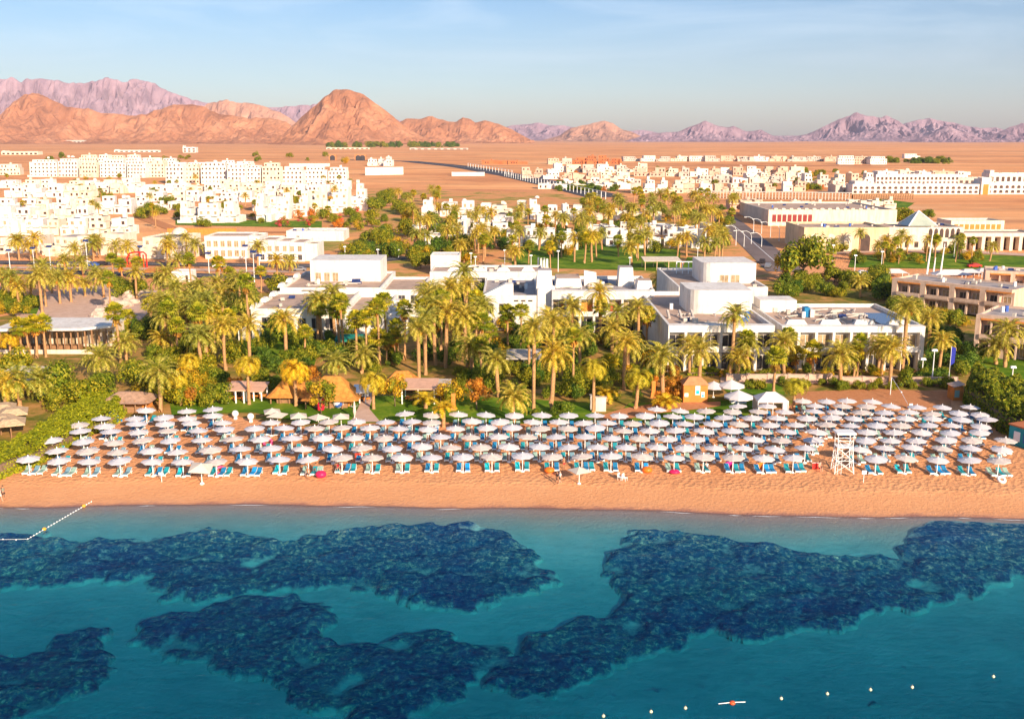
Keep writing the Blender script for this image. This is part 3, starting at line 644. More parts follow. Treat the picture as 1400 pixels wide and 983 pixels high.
# ================================================================== PEOPLE
SKIN = [mat('tanned skin', (.42, .20, .11), .6, .08, 3), mat('fair skin', (.62, .36, .25), .6, .08, 3)]
HAIR = mat('dark hair', (.03, .02, .015), .7, .2, 5)
def person(loc, pose, rz, label, skin=0, top=None, bottom=None, sc=1.0):
    t = thing('person', loc, label, 'person', None, rz, (sc,) * 3)
    # joints in metres, facing -y
    st = {'walk': dict(hipz=.93, lk=(.10, -.12, .50), lf=(.10, -.22, .06), rk=(-.10, -.02, .50), rf=(-.10, .28, .10), torso=0, le=(.27, .10, 1.12), lh=(.28, .02, .88), re=(-.27, -.08, 1.12), rh=(-.28, -.22, .92)),
          'stand': dict(hipz=.93, lk=(.11, -.02, .50), lf=(.12, 0, .06), rk=(-.11, -.03, .50), rf=(-.13, 0, .06), torso=0, le=(.28, .04, 1.12), lh=(.29, -.06, .88), re=(-.29, .02, 1.12), rh=(-.24, -.20, .98)),
          'lie': dict(hipz=.52, lk=(.12, -.42, .66), lf=(.12, -.85, .50), rk=(-.12, -.45, .56), rf=(-.12, -.90, .50), torso=1, le=(.30, .28, .62), lh=(.26, .02, .55), re=(-.30, .28, .62), rh=(-.20, .0, .62)),
          'sit': dict(hipz=.50, lk=(.13, -.45, .56), lf=(.14, -.52, .10), rk=(-.13, -.45, .56), rf=(-.14, -.50, .10), torso=0, le=(.28, -.08, .74), lh=(.18, -.36, .62), re=(-.28, -.05, .74), rh=(-.18, -.36, .62))}[pose]
    hz = st['hipz']
    if st['torso']: up = Vector((0, .80, .60)).normalized()
    else: up = Vector((0, .02, 1)).normalized()
    hip = Vector((0, 0, hz)); V = [hip, hip + up * .18, hip + up * .38, hip + up * .50, hip + up * .62]; 
    rad = [(.15, .11), (.125, .10), (.16, .11), (.09, .07), (.055, .055)]
    E = [(0, 1), (1, 2), (2, 3), (3, 4)]
    hd = V[4] + up * .09; V.append(hd); rad.append((.075, .085)); E.append((4, 5)); V.append(hd + up * .10); rad.append((.07, .085)); E.append((5, 6))
    def chain(root, pts, rs):
        k = root
        for p_, r_ in zip(pts, rs):
            V.append(Vector(p_)); rad.append((r_, r_)); E.append((k, len(V) - 1)); k = len(V) - 1
        return k
    for s_, kn, ft in ((1, st['lk'], st['lf']), (-1, st['rk'], st['rf'])):
        ft = Vector(ft); k = chain(0, [(s_ * .10, 0, hz - .06), kn, ft, ft + Vector((0, -.10, -.03)), ft + Vector((0, -.17, -.035))], [.085, .058, .042, .04, .03])
    for s_, el, ha in ((1, st['le'], st['lh']), (-1, st['re'], st['rh'])):
        sh = hip + up * .47 + Vector((s_ * .18, 0, 0)); el = Vector(el); ha = Vector(ha); d = (ha - el).normalized()
        k = chain(3, [sh, el, ha, ha + d * .07], [.05, .038, .026, .03])
        pk = k
        for q_ in range(4):
            side = Vector((0, 1, 0)).cross(d).normalized() if abs(d.y) < .9 else Vector((1, 0, 0))
            o_ = (q_ - 1.5) * .02; L = (.06, .075, .07, .055)[q_]
            chain(pk, [V[pk] + side * o_ + d * .03, V[pk] + side * o_ * 1.2 + d * L * .8 + Vector((0, -.01, 0)), V[pk] + side * o_ * 1.2 + d * (L + .02) + Vector((0, -.03, 0))], [.009, .009, .007])
        chain(pk - 0, [V[pk] + Vector((0, -.035, 0)) + d * .0, V[pk] + Vector((0, -.055, 0)) + d * .03], [.010, .009])
    def skin_obj(nm, V, E, rad, m, sub=2):
        me = bpy.data.meshes.new(nm); me.from_pydata([tuple(v) for v in V], E, []); me.materials.append(m)
        o = put(nm, me, t); md = o.modifiers.new('skin', 'SKIN'); sv = me.skin_vertices[0].data
        for i, r_ in enumerate(rad): sv[i].radius = r_; sv[i].use_root = (i == 0)
        md.use_smooth_shade = True; s2 = o.modifiers.new('sub', 'SUBSURF'); s2.levels = 1; s2.render_levels = sub; return o
    skin_obj('body', V, E, rad, SKIN[skin])
    hair = MB(); c_ = hd + up * .07; hair.ball((c_.x, c_.y + .02, c_.z + .02), .105, HAIR, 12, 8, (1, 1.1, 1), True); hair.build('hair', t, True)
    fc = MB()
    for s_ in (-1, 1): fc.ball((c_.x + s_ * .033, c_.y - .082, c_.z - .0), .012, HAIR, 6, 4)
    fc.ball((c_.x, c_.y - .095, c_.z - .035), .018, SKIN[skin], 6, 4, (.8, 1, 1.2)); fc.ball((c_.x, c_.y - .082, c_.z - .07), .02, mat('lips', (.4, .12, .09), .5, .05, 3), 6, 4, (1.2, .5, .4))
    fc.build('face', t, True)
    if top is not None:
        sl = [Vector((s_ * .18, 0, 0)) + hip + up * .46 for s_ in (-1, 1)]
        el = [sl[0].lerp(Vector(st['re']), .7), sl[1].lerp(Vector(st['le']), .7)]
        skin_obj('shirt', [V[0] + up * .02, V[1], V[2], V[3], sl[0], el[0], sl[1], el[1]], [(0, 1), (1, 2), (2, 3), (3, 4), (4, 5), (3, 6), (6, 7)], [(.17, .13), (.145, .12), (.175, .13), (.10, .085), (.065, .065), (.055, .055), (.065, .065), (.055, .055)], top, 1)
    if bottom is not None:
        k1 = Vector((.10, 0, hz - .06)).lerp(Vector(st['lk']), .75); k2 = Vector((-.10, 0, hz - .06)).lerp(Vector(st['rk']), .75)
        skin_obj('shorts', [V[0] + up * .06, V[0], Vector((.10, 0, hz - .06)), k1, Vector((-.10, 0, hz - .06)), k2], [(0, 1), (1, 2), (2, 3), (1, 4), (4, 5)], [(.16, .125), (.17, .13), (.11, .11), (.085, .085), (.11, .11), (.085, .085)], bottom, 1)
    return t
BLK = mat('black cloth', (.03, .025, .03), .8, .1, 3); WCL = mat('white cloth', (.75, .72, .7), .8, .06, 3); RCL = mat('red cloth', (.6, .04, .05), .8, .1, 3); BCL = mat('blue cloth', (.05, .12, .4), .8, .1, 3); YCL = mat('grey green cloth', (.25, .27, .2), .8, .1, 3)
def gp(a, c_, dz=0): q = P(a, c_); return (q.x, q.y, q.z + dz)
person(gp(761.5, 662), 'walk', R(-70), 'person in dark clothes walking along the sand before the parasols', 0, BLK, BLK)
person(gp(765.5, 661), 'walk', R(-60), 'person in a white shirt walking beside the one in black', 1, WCL, BLK)
person(gp(5.5, 682), 'walk', R(70), 'person in dark trousers walking at the wet sand edge', 0, YCL, BLK)
person(gp(.6, 685), 'walk', R(80), 'person in white walking beside another by the water', 1, WCL, WCL)
person(gp(771, 641), 'stand', R(20), 'person in red shorts standing between the front row parasols', 0, None, RCL)
LY = [(421, 655, 'stand', 'bare-chested person standing by the raspberry coloured float', 0, None, BLK), (431, 645, 'lie', 'person lying on a towel next to the raspberry float', 0, None, RCL), (462, 644, 'lie', 'person in pink lying on a front row lounger', 1, RCL, RCL), (467, 645, 'sit', 'fair person in pink sitting at the lounger foot', 1, None, RCL),
      (303, 640, 'lie', 'person in blue lying behind the pink swim ring', 0, BCL, BLK), (967, 643, 'lie', 'person in white lying between two teal loungers', 1, WCL, WCL), (1120, 644, 'sit', 'fair person sitting beside the red towel near the lifeguard tower', 1, None, BLK), (1228, 643, 'lie', 'person lying on a lounger in turquoise, right of the tower', 0, None, BCL),
      (1244, 642, 'sit', 'tanned person sitting on the sand side of a turquoise lounger', 0, None, BLK), (877, 610, 'sit', 'tanned person sitting up under the third row parasols', 0, None, RCL), (1073, 571 + 27, 'sit', 'fair person sitting up among the fourth row loungers', 1, None, WCL), (1128, 601, 'sit', 'fair person sitting by the lifeguard tower roof', 1, None, RCL), (935, 543, 'stand', 'person standing on the brick path by the orange hut', 1, WCL, BCL)]
for a, c_, po, lb, sk, tp, bt in LY: person(gp(a, c_), po, rng.uniform(-.4, .4), lb, sk, tp, bt)

# small beach things
def small(name, loc, label, cat, fn, group=None, rz=0):
    t = thing(name, loc, label, cat, group, rz); fn(t); return t
ORB = mat('orange inflatable', (.85, .18, .02), .35, .05, 2); PNK = mat('pink inflatable', (.85, .10, .25), .35, .08, 2)
def blob(m, r_, sq):
    def f(t): mb = MB(); mb.ball((0, 0, r_ * sq[2] * .9), r_, m, 12, 8, sq); mb.build('cushion', t, True); mb = MB(); mb.tube([(0, 0, r_ * sq[2] * 1.85), (0, 0, r_ * sq[2] * 1.95)], .05, PLASTIC, 6); mb.build('valve', t)
    return f
small('beanbag', gp(751, 646), 'orange round beanbag on the sand in front of the middle parasols', 'beanbag', blob(ORB, .75, (1, .9, .55)))
small('beanbag', gp(884.5, 646), 'orange round beanbag in front of white towelled loungers', 'beanbag', blob(ORB, .75, (1, .9, .6)))
small('beanbag', gp(439, 653), 'raspberry red beanbag beside the sunbathers', 'beanbag', blob(mat('raspberry', (.75, .02, .10), .4, .08, 2), .75, (1, .9, .7)))
small('beanbag', gp(922, 647), 'crimson flat beanbag lying before a blue lounger', 'beanbag', blob(mat('crimson', (.7, .02, .12), .4, .08, 2), .8, (1, .8, .35)))
def ring(m, r_=.6):
    def f(t):
        mb = MB(); mb.tube([(r_ * math.cos(a), r_ * math.sin(a), .35 + .25 * math.sin(a)) for a in [2 * math.pi * k / 16 for k in range(17)]], .2, m, 8, False); mb.build('tube', t, True)
        mb = MB(); mb.tube([(r_, 0, .5), (r_, 0, .58)], .04, PLASTIC, 6); mb.build('valve', t)
    return f
small('swim_ring', gp(301, 646), 'pink swim ring leaning on a lounger beside the tilted parasol', 'swim ring', ring(PNK))
small('swim_ring', gp(366.5, 608), 'pink swim ring lying among the third row loungers', 'swim ring', ring(PNK))
def towel(m):
    def f(t): mb = MB(); mb.box(-.55, .55, -.05, .05, .1, .95, m); mb.build('fabric', t); mb = MB(); mb.box(-.6, .6, -.03, .03, .92, 1.0, PLASTIC); mb.build('bar', t)
    return f
small('hung_towel', gp(1039, 641), 'orange towel hung behind a white lounger in the front row', 'towel', towel(mat('orange towel', (.85, .22, .03), .9, .1, 3)))
small('hung_towel', gp(1116, 642), 'red towel hung beside the lifeguard tower', 'towel', towel(mat('red towel', (.8, .05, .04), .9, .1, 3)))
small('hung_towel', gp(997, 640), 'magenta towel hung between two blue loungers', 'towel', towel(mat('magenta towel', (.65, .02, .25), .9, .1, 3)))
small('hung_towel', gp(491, 628), 'red towel hung in the second row at the centre left', 'towel', towel(mat('scarlet towel', (.75, .06, .03), .9, .1, 3)))
def chair(t):
    mb = MB(); mb.box(-.28, .28, -.28, .28, .40, .45, PLASTIC); mb.build('seat', t); mb = MB(); mb.box(-.28, .28, .25, .30, .45, .95, PLASTIC); mb.build('backrest', t)
    for a in (-.24, .24):
        for b_ in (-.24, .24): mb = MB(); mb.box(a - .025, a + .025, b_ - .025, b_ + .025, 0, .4, PLASTIC); mb.build('leg', t)
for a, c_, lb in [(848, 656, 'white plastic chair on the sand, left one of the pair'), (854, 657, 'white plastic chair turned to its neighbour on the open sand')]: small('plastic_chair', gp(a, c_), lb, 'chair', chair, 'white plastic chairs on the sand', rng.uniform(-1, 1))
def sign(w_, h_, z0, mm, pm=PLASTIC):
    def f(t): mb = MB(); mb.box(-w_ / 2, w_ / 2, -.05, .05, z0, z0 + h_, mm); mb.build('panel', t); mb = MB(); mb.tube([(0, .06, 0), (0, .06, z0 + h_ * .6)], .05, pm, 6); mb.build('post', t)
    return f
small('shower_post', gp(221, 659), 'short white post with a round head on the sand', 'post', sign(.6, .35, 1.0, PLASTIC))
small('shower_post', gp(1180.5, 660), 'short white post with a square head right of the lifeguard tower', 'post', sign(.6, .5, 1.2, PLASTIC))
def shell_(t):
    mb = MB(); mb.tube([(0, 0, .1), (.5, 0, .1), (.9, .1, .1)], [.2, .15, .05], PLASTIC, 8); mb.build('body', t); mb = MB(); mb.box(-.3, .2, -.3, .3, 0, .12, PLASTIC); mb.build('base', t)
small('parasol_weight', gp(1369, 659), 'white ring shaped weight left on the open sand', 'weight', ring(PLASTIC, .4))
def slide(t):
    mb = MB(); cm = CUSH['bright blue']
    pts = [(-1.2, 1.0, 2.0), (-.8, .7, 1.9), (0, 0, 1.1), (.9, -.8, .35), (1.3, -1.1, .25)]
    for off in (-.35, 0, .35):
        mb.tube([(a + off * .6, b_ + off * .7, z) for a, b_, z in pts], .2, cm, 6)
    mb.build('chute', t, True)
    for a, b_, h_ in ((-1.1, .9, 1.9), (-.5, .3, 1.4)): mb = MB(); mb.tube([(a, b_, 0), (a, b_, h_)], .06, PLASTIC, 6); mb.build('post', t)
small('water_slide', gp(156, 575), 'bright blue play slide leaning beside the thatched shelter', 'slide', slide)
def boxstand(w_, d_, h_, m, tm=None):
    def f(t): mb = MB(); mb.box(-w_ / 2, w_ / 2, -d_ / 2, d_ / 2, 0, h_, m); mb.build('body', t); mb = MB(); mb.box(-w_ / 2 - .08, w_ / 2 + .08, -d_ / 2 - .08, d_ / 2 + .08, h_, h_ + .08, tm or m); mb.build('lid', t)
    return f
small('towel_cabinet', gp(821, 562), 'tall cream cabinet standing on the lawn behind the parasols', 'cabinet', boxstand(1.7, .8, 2.3, WHITE2))
small('towel_cabinet', gp(809.5, 560), 'narrow grey cabinet beside the tall cream one', 'cabinet', boxstand(.7, .8, 2.4, CONC))
for a, c_, lb in [(322, 573, 'white round lamp post head above the lawn edge, left one'), (343, 577, 'white lamp post head above the lawn edge, right one')]:
    small('garden_urn', gp(a, c_), lb.replace('lamp post head', 'urn'), 'urn', lambda t: (lambda mb: (mb.ball((0, 0, .9), .55, PLASTIC, 10, 6), mb.tube([(0, 0, 0), (0, 0, .5)], .3, PLASTIC, 8), mb.build('bowl', t, True)))(MB()))
def redpost(t):
    mb = MB(); mb.box(-.5, .5, -.5, .5, 0, .9, TERRA, taper=.15); mb.build('base', t); mb = MB(); mb.box(-.32, .32, -.32, .32, .9, 2.6, TERRA); mb.build('shaft', t); mb = MB(); mb.box(-.4, .4, -.4, .4, 2.6, 2.85, TERRA, taper=.1); mb.build('cap', t)
small('brick_pillar', gp(620, 561), 'terracotta pillar on the lawn beside a young palm', 'pillar', redpost)
small('brick_pillar', gp(893, 543), 'terracotta chimney shaped pillar beside the brick path', 'pillar', redpost)
def redstand(t):
    mb = MB(); mb.tube([(0, 0, 0), (0, 0, .3), (0, 0, 1.6), (0, 0, 2.2), (0, 0, 2.4)], [.5, .62, .65, .5, .1], mat('raspberry stand', (.75, .02, .06), .4, .1, 2), 12); mb.build('body', t); mb = MB(); mb.ball((0, -.45, 1.7), .3, WCL, 8, 5); mb.build('badge', t)
small('red_stand', gp(438.5, 561), 'rounded red stand in front of the orange thatched roof', 'stand', redstand)
def bball(t):
    mb = MB(); mb.ball((0, 0, .95), .95, PLASTIC, 14, 9); mb.build('ball', t, True); mb = MB()
    for k in range(3): mb.ball((.25 * k - .1, -.5, .65 + .1 * k), .46, BCL, 8, 6)
    mb.build('stripe', t, True)
small('beach_ball', gp(463, 558), 'big blue and white beach ball beside a palm trunk', 'ball', bball)
def flagf(t):
    mb = MB(); mb.tube([(0, 0, 0), (0, 0, 6.2)], .05, PLASTIC, 6); mb.build('pole', t); mb = MB(); mb.add([(.05, 0, 6.1), (.9, .1, 5.9), (.85, .2, 3.1), (.1, .05, 2.6)], [(0, 1, 2, 3)], mat('navy flag', (.02, .03, .30), .8, .1, 2)); mb.build('flag', t)
small('flag', gp(1297, 519), 'tall navy feather flag beside the dark trees', 'flag', flagf)
# volleyball style rope and mast
q = P(1217, 540); q2 = P(1241, 556); t = thing('guy_mast', q, 'white mast with guy rope slanting down to the sand', 'mast')
mb = MB(); mb.tube([(0, 0, 0), (0, 0, 3.2)], .07, PLASTIC, 6); mb.build('pole', t); d = q2 - q; mb = MB(); mb.tube([(0, 0, 3.2), (d.x * .6, d.y * .6, 1.6), (d.x, d.y, .3)], .04, PLASTIC, 4); mb.build('rope', t); mb = MB(); mb.ball((d.x * .6, d.y * .6, 1.6), .16, PLASTIC, 8, 5); mb.build('float', t)
small('umpire_chair', gp(1246, 560), 'white high stool standing behind the last parasols', 'chair', chair)
# ================================================================== DRAPED GROUND COVERS
def drape(name, poly, m, dz, step=2.0, world=False, kind='structure'):
    wp = poly if world else [tuple(P(a, c_)[:2]) for a, c_ in poly]
    x0 = min(q[0] for q in wp); x1 = max(q[0] for q in wp); y0 = min(q[1] for q in wp); y1 = max(q[1] for q in wp)
    bm = bmesh.new(); f = bm.faces.new([bm.verts.new((a, c_, 0)) for a, c_ in wp])
    for lo, hi, ax in ((x0, x1, 0), (y0, y1, 1)):
        st = max(step, (hi - lo) / 90); v = lo + st
        while v < hi:
            co = Vector((v, 0, 0)) if ax == 0 else Vector((0, v, 0)); no = Vector((1, 0, 0)) if ax == 0 else Vector((0, 1, 0))
            bmesh.ops.bisect_plane(bm, geom=bm.verts[:] + bm.edges[:] + bm.faces[:], plane_co=co, plane_no=no); v += st
    for v in bm.verts: v.co.z = gz(v.co.x, v.co.y) + dz
    bmesh.ops.recalc_face_normals(bm, faces=bm.faces[:])
    me = bpy.data.meshes.new(name); bm.to_mesh(me); bm.free()
    if len(me.polygons) and me.polygons[0].normal.z < 0: me.flip_normals()
    me.materials.append(m)
    return tag(put(name, me), kind=kind)
def groundm(name, st, scale, b_=.1):
    m, n, b = nt(name); p = pos(n); f = noise_n(n, scale, 8, .7, p, .4); n.links.new(ramp(n, st, f), b.inputs['Base Color']); b.inputs['Roughness'].default_value = .95; b.inputs['Specular IOR Level'].default_value = .1
    bump(n, b, noise_n(n, scale * 8, 4, .7, p), .6, b_); return m
GARD = groundm('planted garden soil', [(.34, (.09, .12, .014)), (.46, (.22, .18, .03)), (.56, (.42, .23, .07)), (.72, (.62, .32, .13))], .2)
LAWN = groundm('lawn', [(.3, (.04, .10, .006)), (.48, (.10, .19, .010)), (.6, (.20, .26, .02)), (.75, (.34, .30, .05))], .16, .05)
PAVE = groundm('pinkish paving', [(.3, (.50, .32, .24)), (.7, (.66, .46, .36))], .6, .02)
BRICKP = groundm('red brick path', [(.3, (.45, .17, .07)), (.7, (.62, .28, .13))], 1.5, .02)
SCRUB = groundm('dry scrub ground', [(.3, (.60, .24, .09)), (.48, (.70, .32, .13)), (.58, (.30, .25, .05)), (.72, (.16, .20, .02))], .05)
drape('garden_soil', [(150,572),(300,566),(420,584),(560,576),(700,580),(840,578),(960,582),(1040,568),(1100,548),(1300,532),(1420,540),(1420,440),(1300,400),(1060,385),(560,385),(420,400),(200,400),(-40,440),(-40,640),(60,640)], GARD, .04, 3)
drape('scrub_ground', [(430,385),(1060,385),(1060,352),(1010,305),(940,290),(800,268),(690,262),(600,262),(500,258),(440,300),(380,330)], SCRUB, .05, 12)
LAWNS = [[(235,568),(345,564),(410,578),(470,582),(560,574),(640,580),(760,579),(812,574),(812,552),(700,545),(560,540),(400,548),(230,540)], [(836,575),(905,578),(1020,572),(1036,548),(960,548),(860,552)], [(1012,548),(1070,542),(1082,527),(1020,522),(985,530)], [(320,495),(430,500),(440,462),(330,462)],
         [(1325,525),(1420,530),(1420,478),(1335,478)], [(700,366),(930,372),(930,342),(830,334),(700,336)], [(930,372),(1000,372),(1005,355),(940,352)], [(1160,366),(1400,370),(1420,352),(1290,346),(1165,350)], [(1185,282),(1240,285),(1250,278),(1200,272)], [(0,428),(50,430),(60,405),(0,405)], [(240,308),(440,312),(440,303),(240,300)]]
for k, l in enumerate(LAWNS): drape('lawn', l, LAWN, .10 + .004 * k, 3)
drape('brick_path', [(840,580),(880,568),(960,560),(985,556),(985,550),(900,552),(850,560),(818,570)], BRICKP, .16, 2)
drape('garden_path', [(480,578),(520,578),(505,560),(512,535),(500,535),(490,558)], PAVE, .17, 2)
drape('promenade', [(985,524),(1310,528),(1310,516),(985,512)], PAVE, .15, 3)
drape('plaza', [(60,470),(190,440),(230,400),(150,388),(60,400),(20,430)], PAVE, .07, 4)
drape('sandy_court', [(1080,560),(1300,556),(1300,536),(1210,532),(1090,536)], BRICKP, .06, 3)
drape('footpath', [(1335,527),(1420,531),(1420,522),(1335,518)], PAVE, .16, 3)
def road(name, pts, width, m=ASPH, dz=.12, mark=True):
    w_ = [P(a, c_) for a, c_ in pts]; L = []; Rr = []
    for i, p_ in enumerate(w_):
        d = (w_[min(i + 1, len(w_) - 1)] - w_[max(i - 1, 0)]); d.z = 0; d.normalize(); s_ = Vector((-d.y, d.x, 0)) * width / 2
        L.append((p_ + s_)[:2]); Rr.append((p_ - s_)[:2])
    drape(name, [tuple(q) for q in L] + [tuple(q) for q in Rr[::-1]], m, dz, 8, True)
    if mark:
        L2 = []; R2 = []
        for i, p_ in enumerate(w_):
            d = (w_[min(i + 1, len(w_) - 1)] - w_[max(i - 1, 0)]); d.z = 0; d.normalize(); s_ = Vector((-d.y, d.x, 0)) * .12
            L2.append(tuple((p_ + s_)[:2])); R2.append(tuple((p_ - s_)[:2]))
        drape('road_marking', L2 + R2[::-1], PLASTIC, dz + .012, 8, True)
road('road', [(-30,372),(200,375),(420,381),(470,384)], 8)
road('pavement', [(-30,366),(200,368),(440,373)], 5, PAVE, .14, False)
road('road', [(-30,359),(200,361),(440,364),(560,352)], 9, ASPH, .10)
road('road', [(1075,372),(1048,348),(1022,325),(1000,306),(985,296)], 12, mat('worn asphalt', (.20, .15, .14), .9, .2, .05), .13)
road('highway', [(470,219),(560,221),(620,227),(700,240),(760,253),(830,270)], 27, ASPH, .14)
road('dirt_track', [(430,318),(250,318),(200,300),(190,285)], 7, BRICKP, .14, False)
road('mall_drive', [(1420,350),(1330,345),(1230,343),(1130,346)], 8, PAVE, .16, False)
road('desert_track', [(-40,193.6),(300,193.8),(700,195),(1100,195.5),(1440,196)], 60, CONC, .5, False)
road('desert_track', [(0,206),(240,203),(500,205)], 8, BRICKP, .4, False)

# ================================================================== BUILDINGS
def unit_window(g, fr):
    mb = MB(); mb.box(-.5, .5, -.03, .06, 0, 1, g)
    for a in (-.5, .46): mb.box(a, a + .04, -.07, -.031, 0, 1, fr)
    mb.box(-.02, .02, -.06, -.031, .03, .97, fr); mb.box(-.459, .459, -.065, -.031, .97, 1, fr); mb.box(-.459, .459, -.065, -.031, 0, .03, fr)
    return mb.mesh('window')
WDARK = unit_window(GLASS, CONC); WCURT = unit_window(CURT, WHITE)
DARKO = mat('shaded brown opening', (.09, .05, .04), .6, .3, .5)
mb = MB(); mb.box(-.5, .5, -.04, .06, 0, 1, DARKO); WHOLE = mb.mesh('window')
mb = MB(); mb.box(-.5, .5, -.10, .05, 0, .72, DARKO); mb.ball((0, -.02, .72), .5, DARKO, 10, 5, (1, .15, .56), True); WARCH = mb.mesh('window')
class Bld:
    def __init__(s, name, label, loc, rz=0, group=None, cat='building'):
        s.t = thing(name, loc, label, cat, group, rz); s.w = MB(); s.r = MB(); s.rz = rz; s.loc = Vector(loc); s.nw = 0
    def box(s, x0, x1, y0, y1, z0, z1, m=WHITE, roof=ROOF, par=.5, th=.25):
        """walls with a parapet round a recessed flat roof"""
        zr = z1 - par
        s.w.box(x0, x1, y0, y1, z0, zr, m)
        if par > 0:
            s.w.box(x0, x1, y0, y0 + th, zr, z1, m); s.w.box(x0, x1, y1 - th, y1, zr, z1, m)
            s.w.box(x0, x0 + th, y0 + th, y1 - th, zr, z1, m); s.w.box(x1 - th, x1, y0 + th, y1 - th, zr, z1, m)
            s.r.box(x0 + th, x1 - th, y0 + th, y1 - th, zr + .003, zr + .06, roof)
    def win(s, x, y, z, w_, h_, me=WDARK, face='f'):
        if s.nw > 98: return
        s.nw += 1; a = {'f': 0, 'r': math.pi / 2, 'l': -math.pi / 2}[face]
        put('window', me, s.t, (x, y, z), a, (w_, 1, h_))
    def part(s, name, mb, smooth=False): return mb.build(name, s.t, smooth)
    def done(s, foot=None):
        if s.w.v: s.w.build('wall', s.t)
        if s.r.v: s.r.build('roof', s.t)
        if foot:
            cx_, cy_, hx, hy = foot; c, s_ = math.cos(s.rz), math.sin(s.rz)
            FOOT.append((s.loc.x + cx_ * c - cy_ * s_, s.loc.y + cx_ * s_ + cy_ * c, hx, hy, s.rz))
        return s.t
def frame(px0, px1, pyb, pyt, pyb1=None):
    """width, height, yaw and front-left corner of a facade seen between two ground pixels"""
    a = P(px0, pyb); b_ = P(px1, pyb1 or pyb); d = b_ - a
    return a, Vector((d.x, d.y)).length, hgt((px0 + px1) / 2, (pyb + (pyb1 or pyb)) / 2, pyt), math.atan2(d.y, d.x)
bc = random.Random(5)
def ac_units(B, x0, x1, y0, y1, z, k, names=('roof_unit',)):
    for _ in range(k):
        mb = MB(); x = bc.uniform(x0, x1); y = bc.uniform(y0, y1)
        if bc.random() < .55: s_ = bc.uniform(.5, 1.2); mb.box(x, x + s_, y, y + .8, z + .15, z + .15 + bc.uniform(.5, 1), CONC); mb.box(x + .1, x + .3, y + .1, y + .3, z, z + .15, METAL)
        elif bc.random() < .5: mb.tube([(x, y, z + .3), (x + 1.4, y, z + .3)], .28, METAL, 8); mb.add([(x, y - .9, z + .1), (x + 1.5, y - .9, z + .1), (x + 1.5, y - .1, z + .7), (x, y - .1, z + .7)], [(0, 1, 2, 3)], DARKM)
        else: mb.tube([(x, y, z), (x, y, z + 1.2)], .4, mat('blue water tank', (.06, .14, .5), .5, .1, 2) if bc.random() < .5 else PLASTIC, 8)
        B.part(names[0], mb)
def pipes(B, x0, x1, y0, y1, z, k):
    for _ in range(k):
        mb = MB(); x = bc.uniform(x0, x1); y = bc.uniform(y0, y1); L = bc.uniform(2, 7); a = bc.choice([0, math.pi / 2, .6])
        mb.tube([(x, y, z + .35), (min(x1, x + L * math.cos(a)), min(y1, y + L * math.sin(a)), z + .35)], .16, CONC, 5); mb.box(x - .1, x + .1, y - .1, y + .1, z, z + .3, METAL); B.part('roof_pipe', mb)

def loggia(B, x0, x1, z0, floors, fh, bays, rec=1.6, m=WHITE, wm=WDARK, par=1.3, ground_open=True, wcol=None):
    """a facade of recessed balconies between piers; the wall stands behind it at y = rec"""
    bw = (x1 - x0) / bays
    for k in range(floors + 1):
        z = z0 + k * fh
        if k == 0: continue
        if k < floors: B.w.box(x0, x1, -.12, rec - .003, z - .15, z + .15, m)
        else: B.w.box(x0, x1, -.08, rec - .003, z - .2, z + par, m)
    for k in range(bays + 1):
        x = x0 + k * bw; a = max(x0, x - .25); b_ = min(x1, x + .25)
        for j in range(floors): B.w.box(a, b_, 0, rec - .004, z0 + j * fh + (.155 if j else 0), z0 + (j + 1) * fh - (.155 if j + 1 < floors else .205), m)
    for j in range(floors):
        for k in range(bays):
            x = x0 + (k + .5) * bw
            if j > 0:
                mb = MB(); mb.box(x - bw / 2 + .26, x + bw / 2 - .26, -.09, -.02, z0 + j * fh + .16, z0 + j * fh + .95, m); B.part('balcony', mb)
            B.win(x, rec - .07, z0 + j * fh + (.2 if j else .05), bw * .78, fh * .72, wm if j or not ground_open else WDARK)

# --- big hotel right of the centre (two wings one behind the other)
a, W, H, rz = frame(912, 1056, 508, 445)
B = Bld('hotel_building', 'white two storey hotel with rounded rooftop blocks and sun terrace behind the palms', a, rz, None, 'hotel')
fh = (H - 1.1) / 2
loggia(B, 0, W, 0, 2, fh, 6, 1.6, WHITE, WDARK, 1.1)
D = 44; B.box(0, W, 1.6, D, 0, H, WHITE, ROOF, .9, .5)
for (u0, u1, v0, v1, hh_) in [(W * .34, W - .3, 18, 30, 4.0)]:
    pts = [(u1, v0), (u1, v1), (u0, v1)] + [(u0 + 3 - 3 * math.cos(t_), v0 + 3 - 3 * math.sin(t_)) for t_ in [0, .3, .6, .9, 1.2, 1.57]]
    mb = MB(); mb.prism(pts, H - .9, H + hh_, WHITE); 
    mb2 = mb; B.part('rooftop_block', mb2)
    B.win(W * .85, v0 - .04, H - .85, 1.1, 2.0, WHOLE)
for k in range(3): mb = MB(); mb.tube([(W * .1 + k * 2.4, 12, H - .85), (W * .1 + k * 2.4, 15, H + .3)], .3, CONC, 6); B.part('roof_vent', mb)
mb = MB(); mb.box(W * .72, W * .72 + 2.8, 9, 9.4, H - .8, H + 1.1, mat('blue advert board', (.03, .12, .36), .5, .1, 2)); mb.box(W * .72 + 1.0, W * .72 + 1.8, 8.95, 8.996, H - .1, H + .6, PLASTIC); B.part('blue_board', mb)
ac_units(B, W * .05, W * .3, 6, 30, H - .84, 5); pipes(B, W * .05, W * .6, 3, 16, H - .84, 8); ac_units(B, W * .4, W * .9, 34, 42, H - .84, 6)
B.done((W / 2, D / 2, W / 2, D / 2))
z_ = a.z
q0 = plane(930, 396, z_ + H); q1 = plane(1053, 396, z_ + H); dd = plane(990, 369, z_ + H).y - q0.y
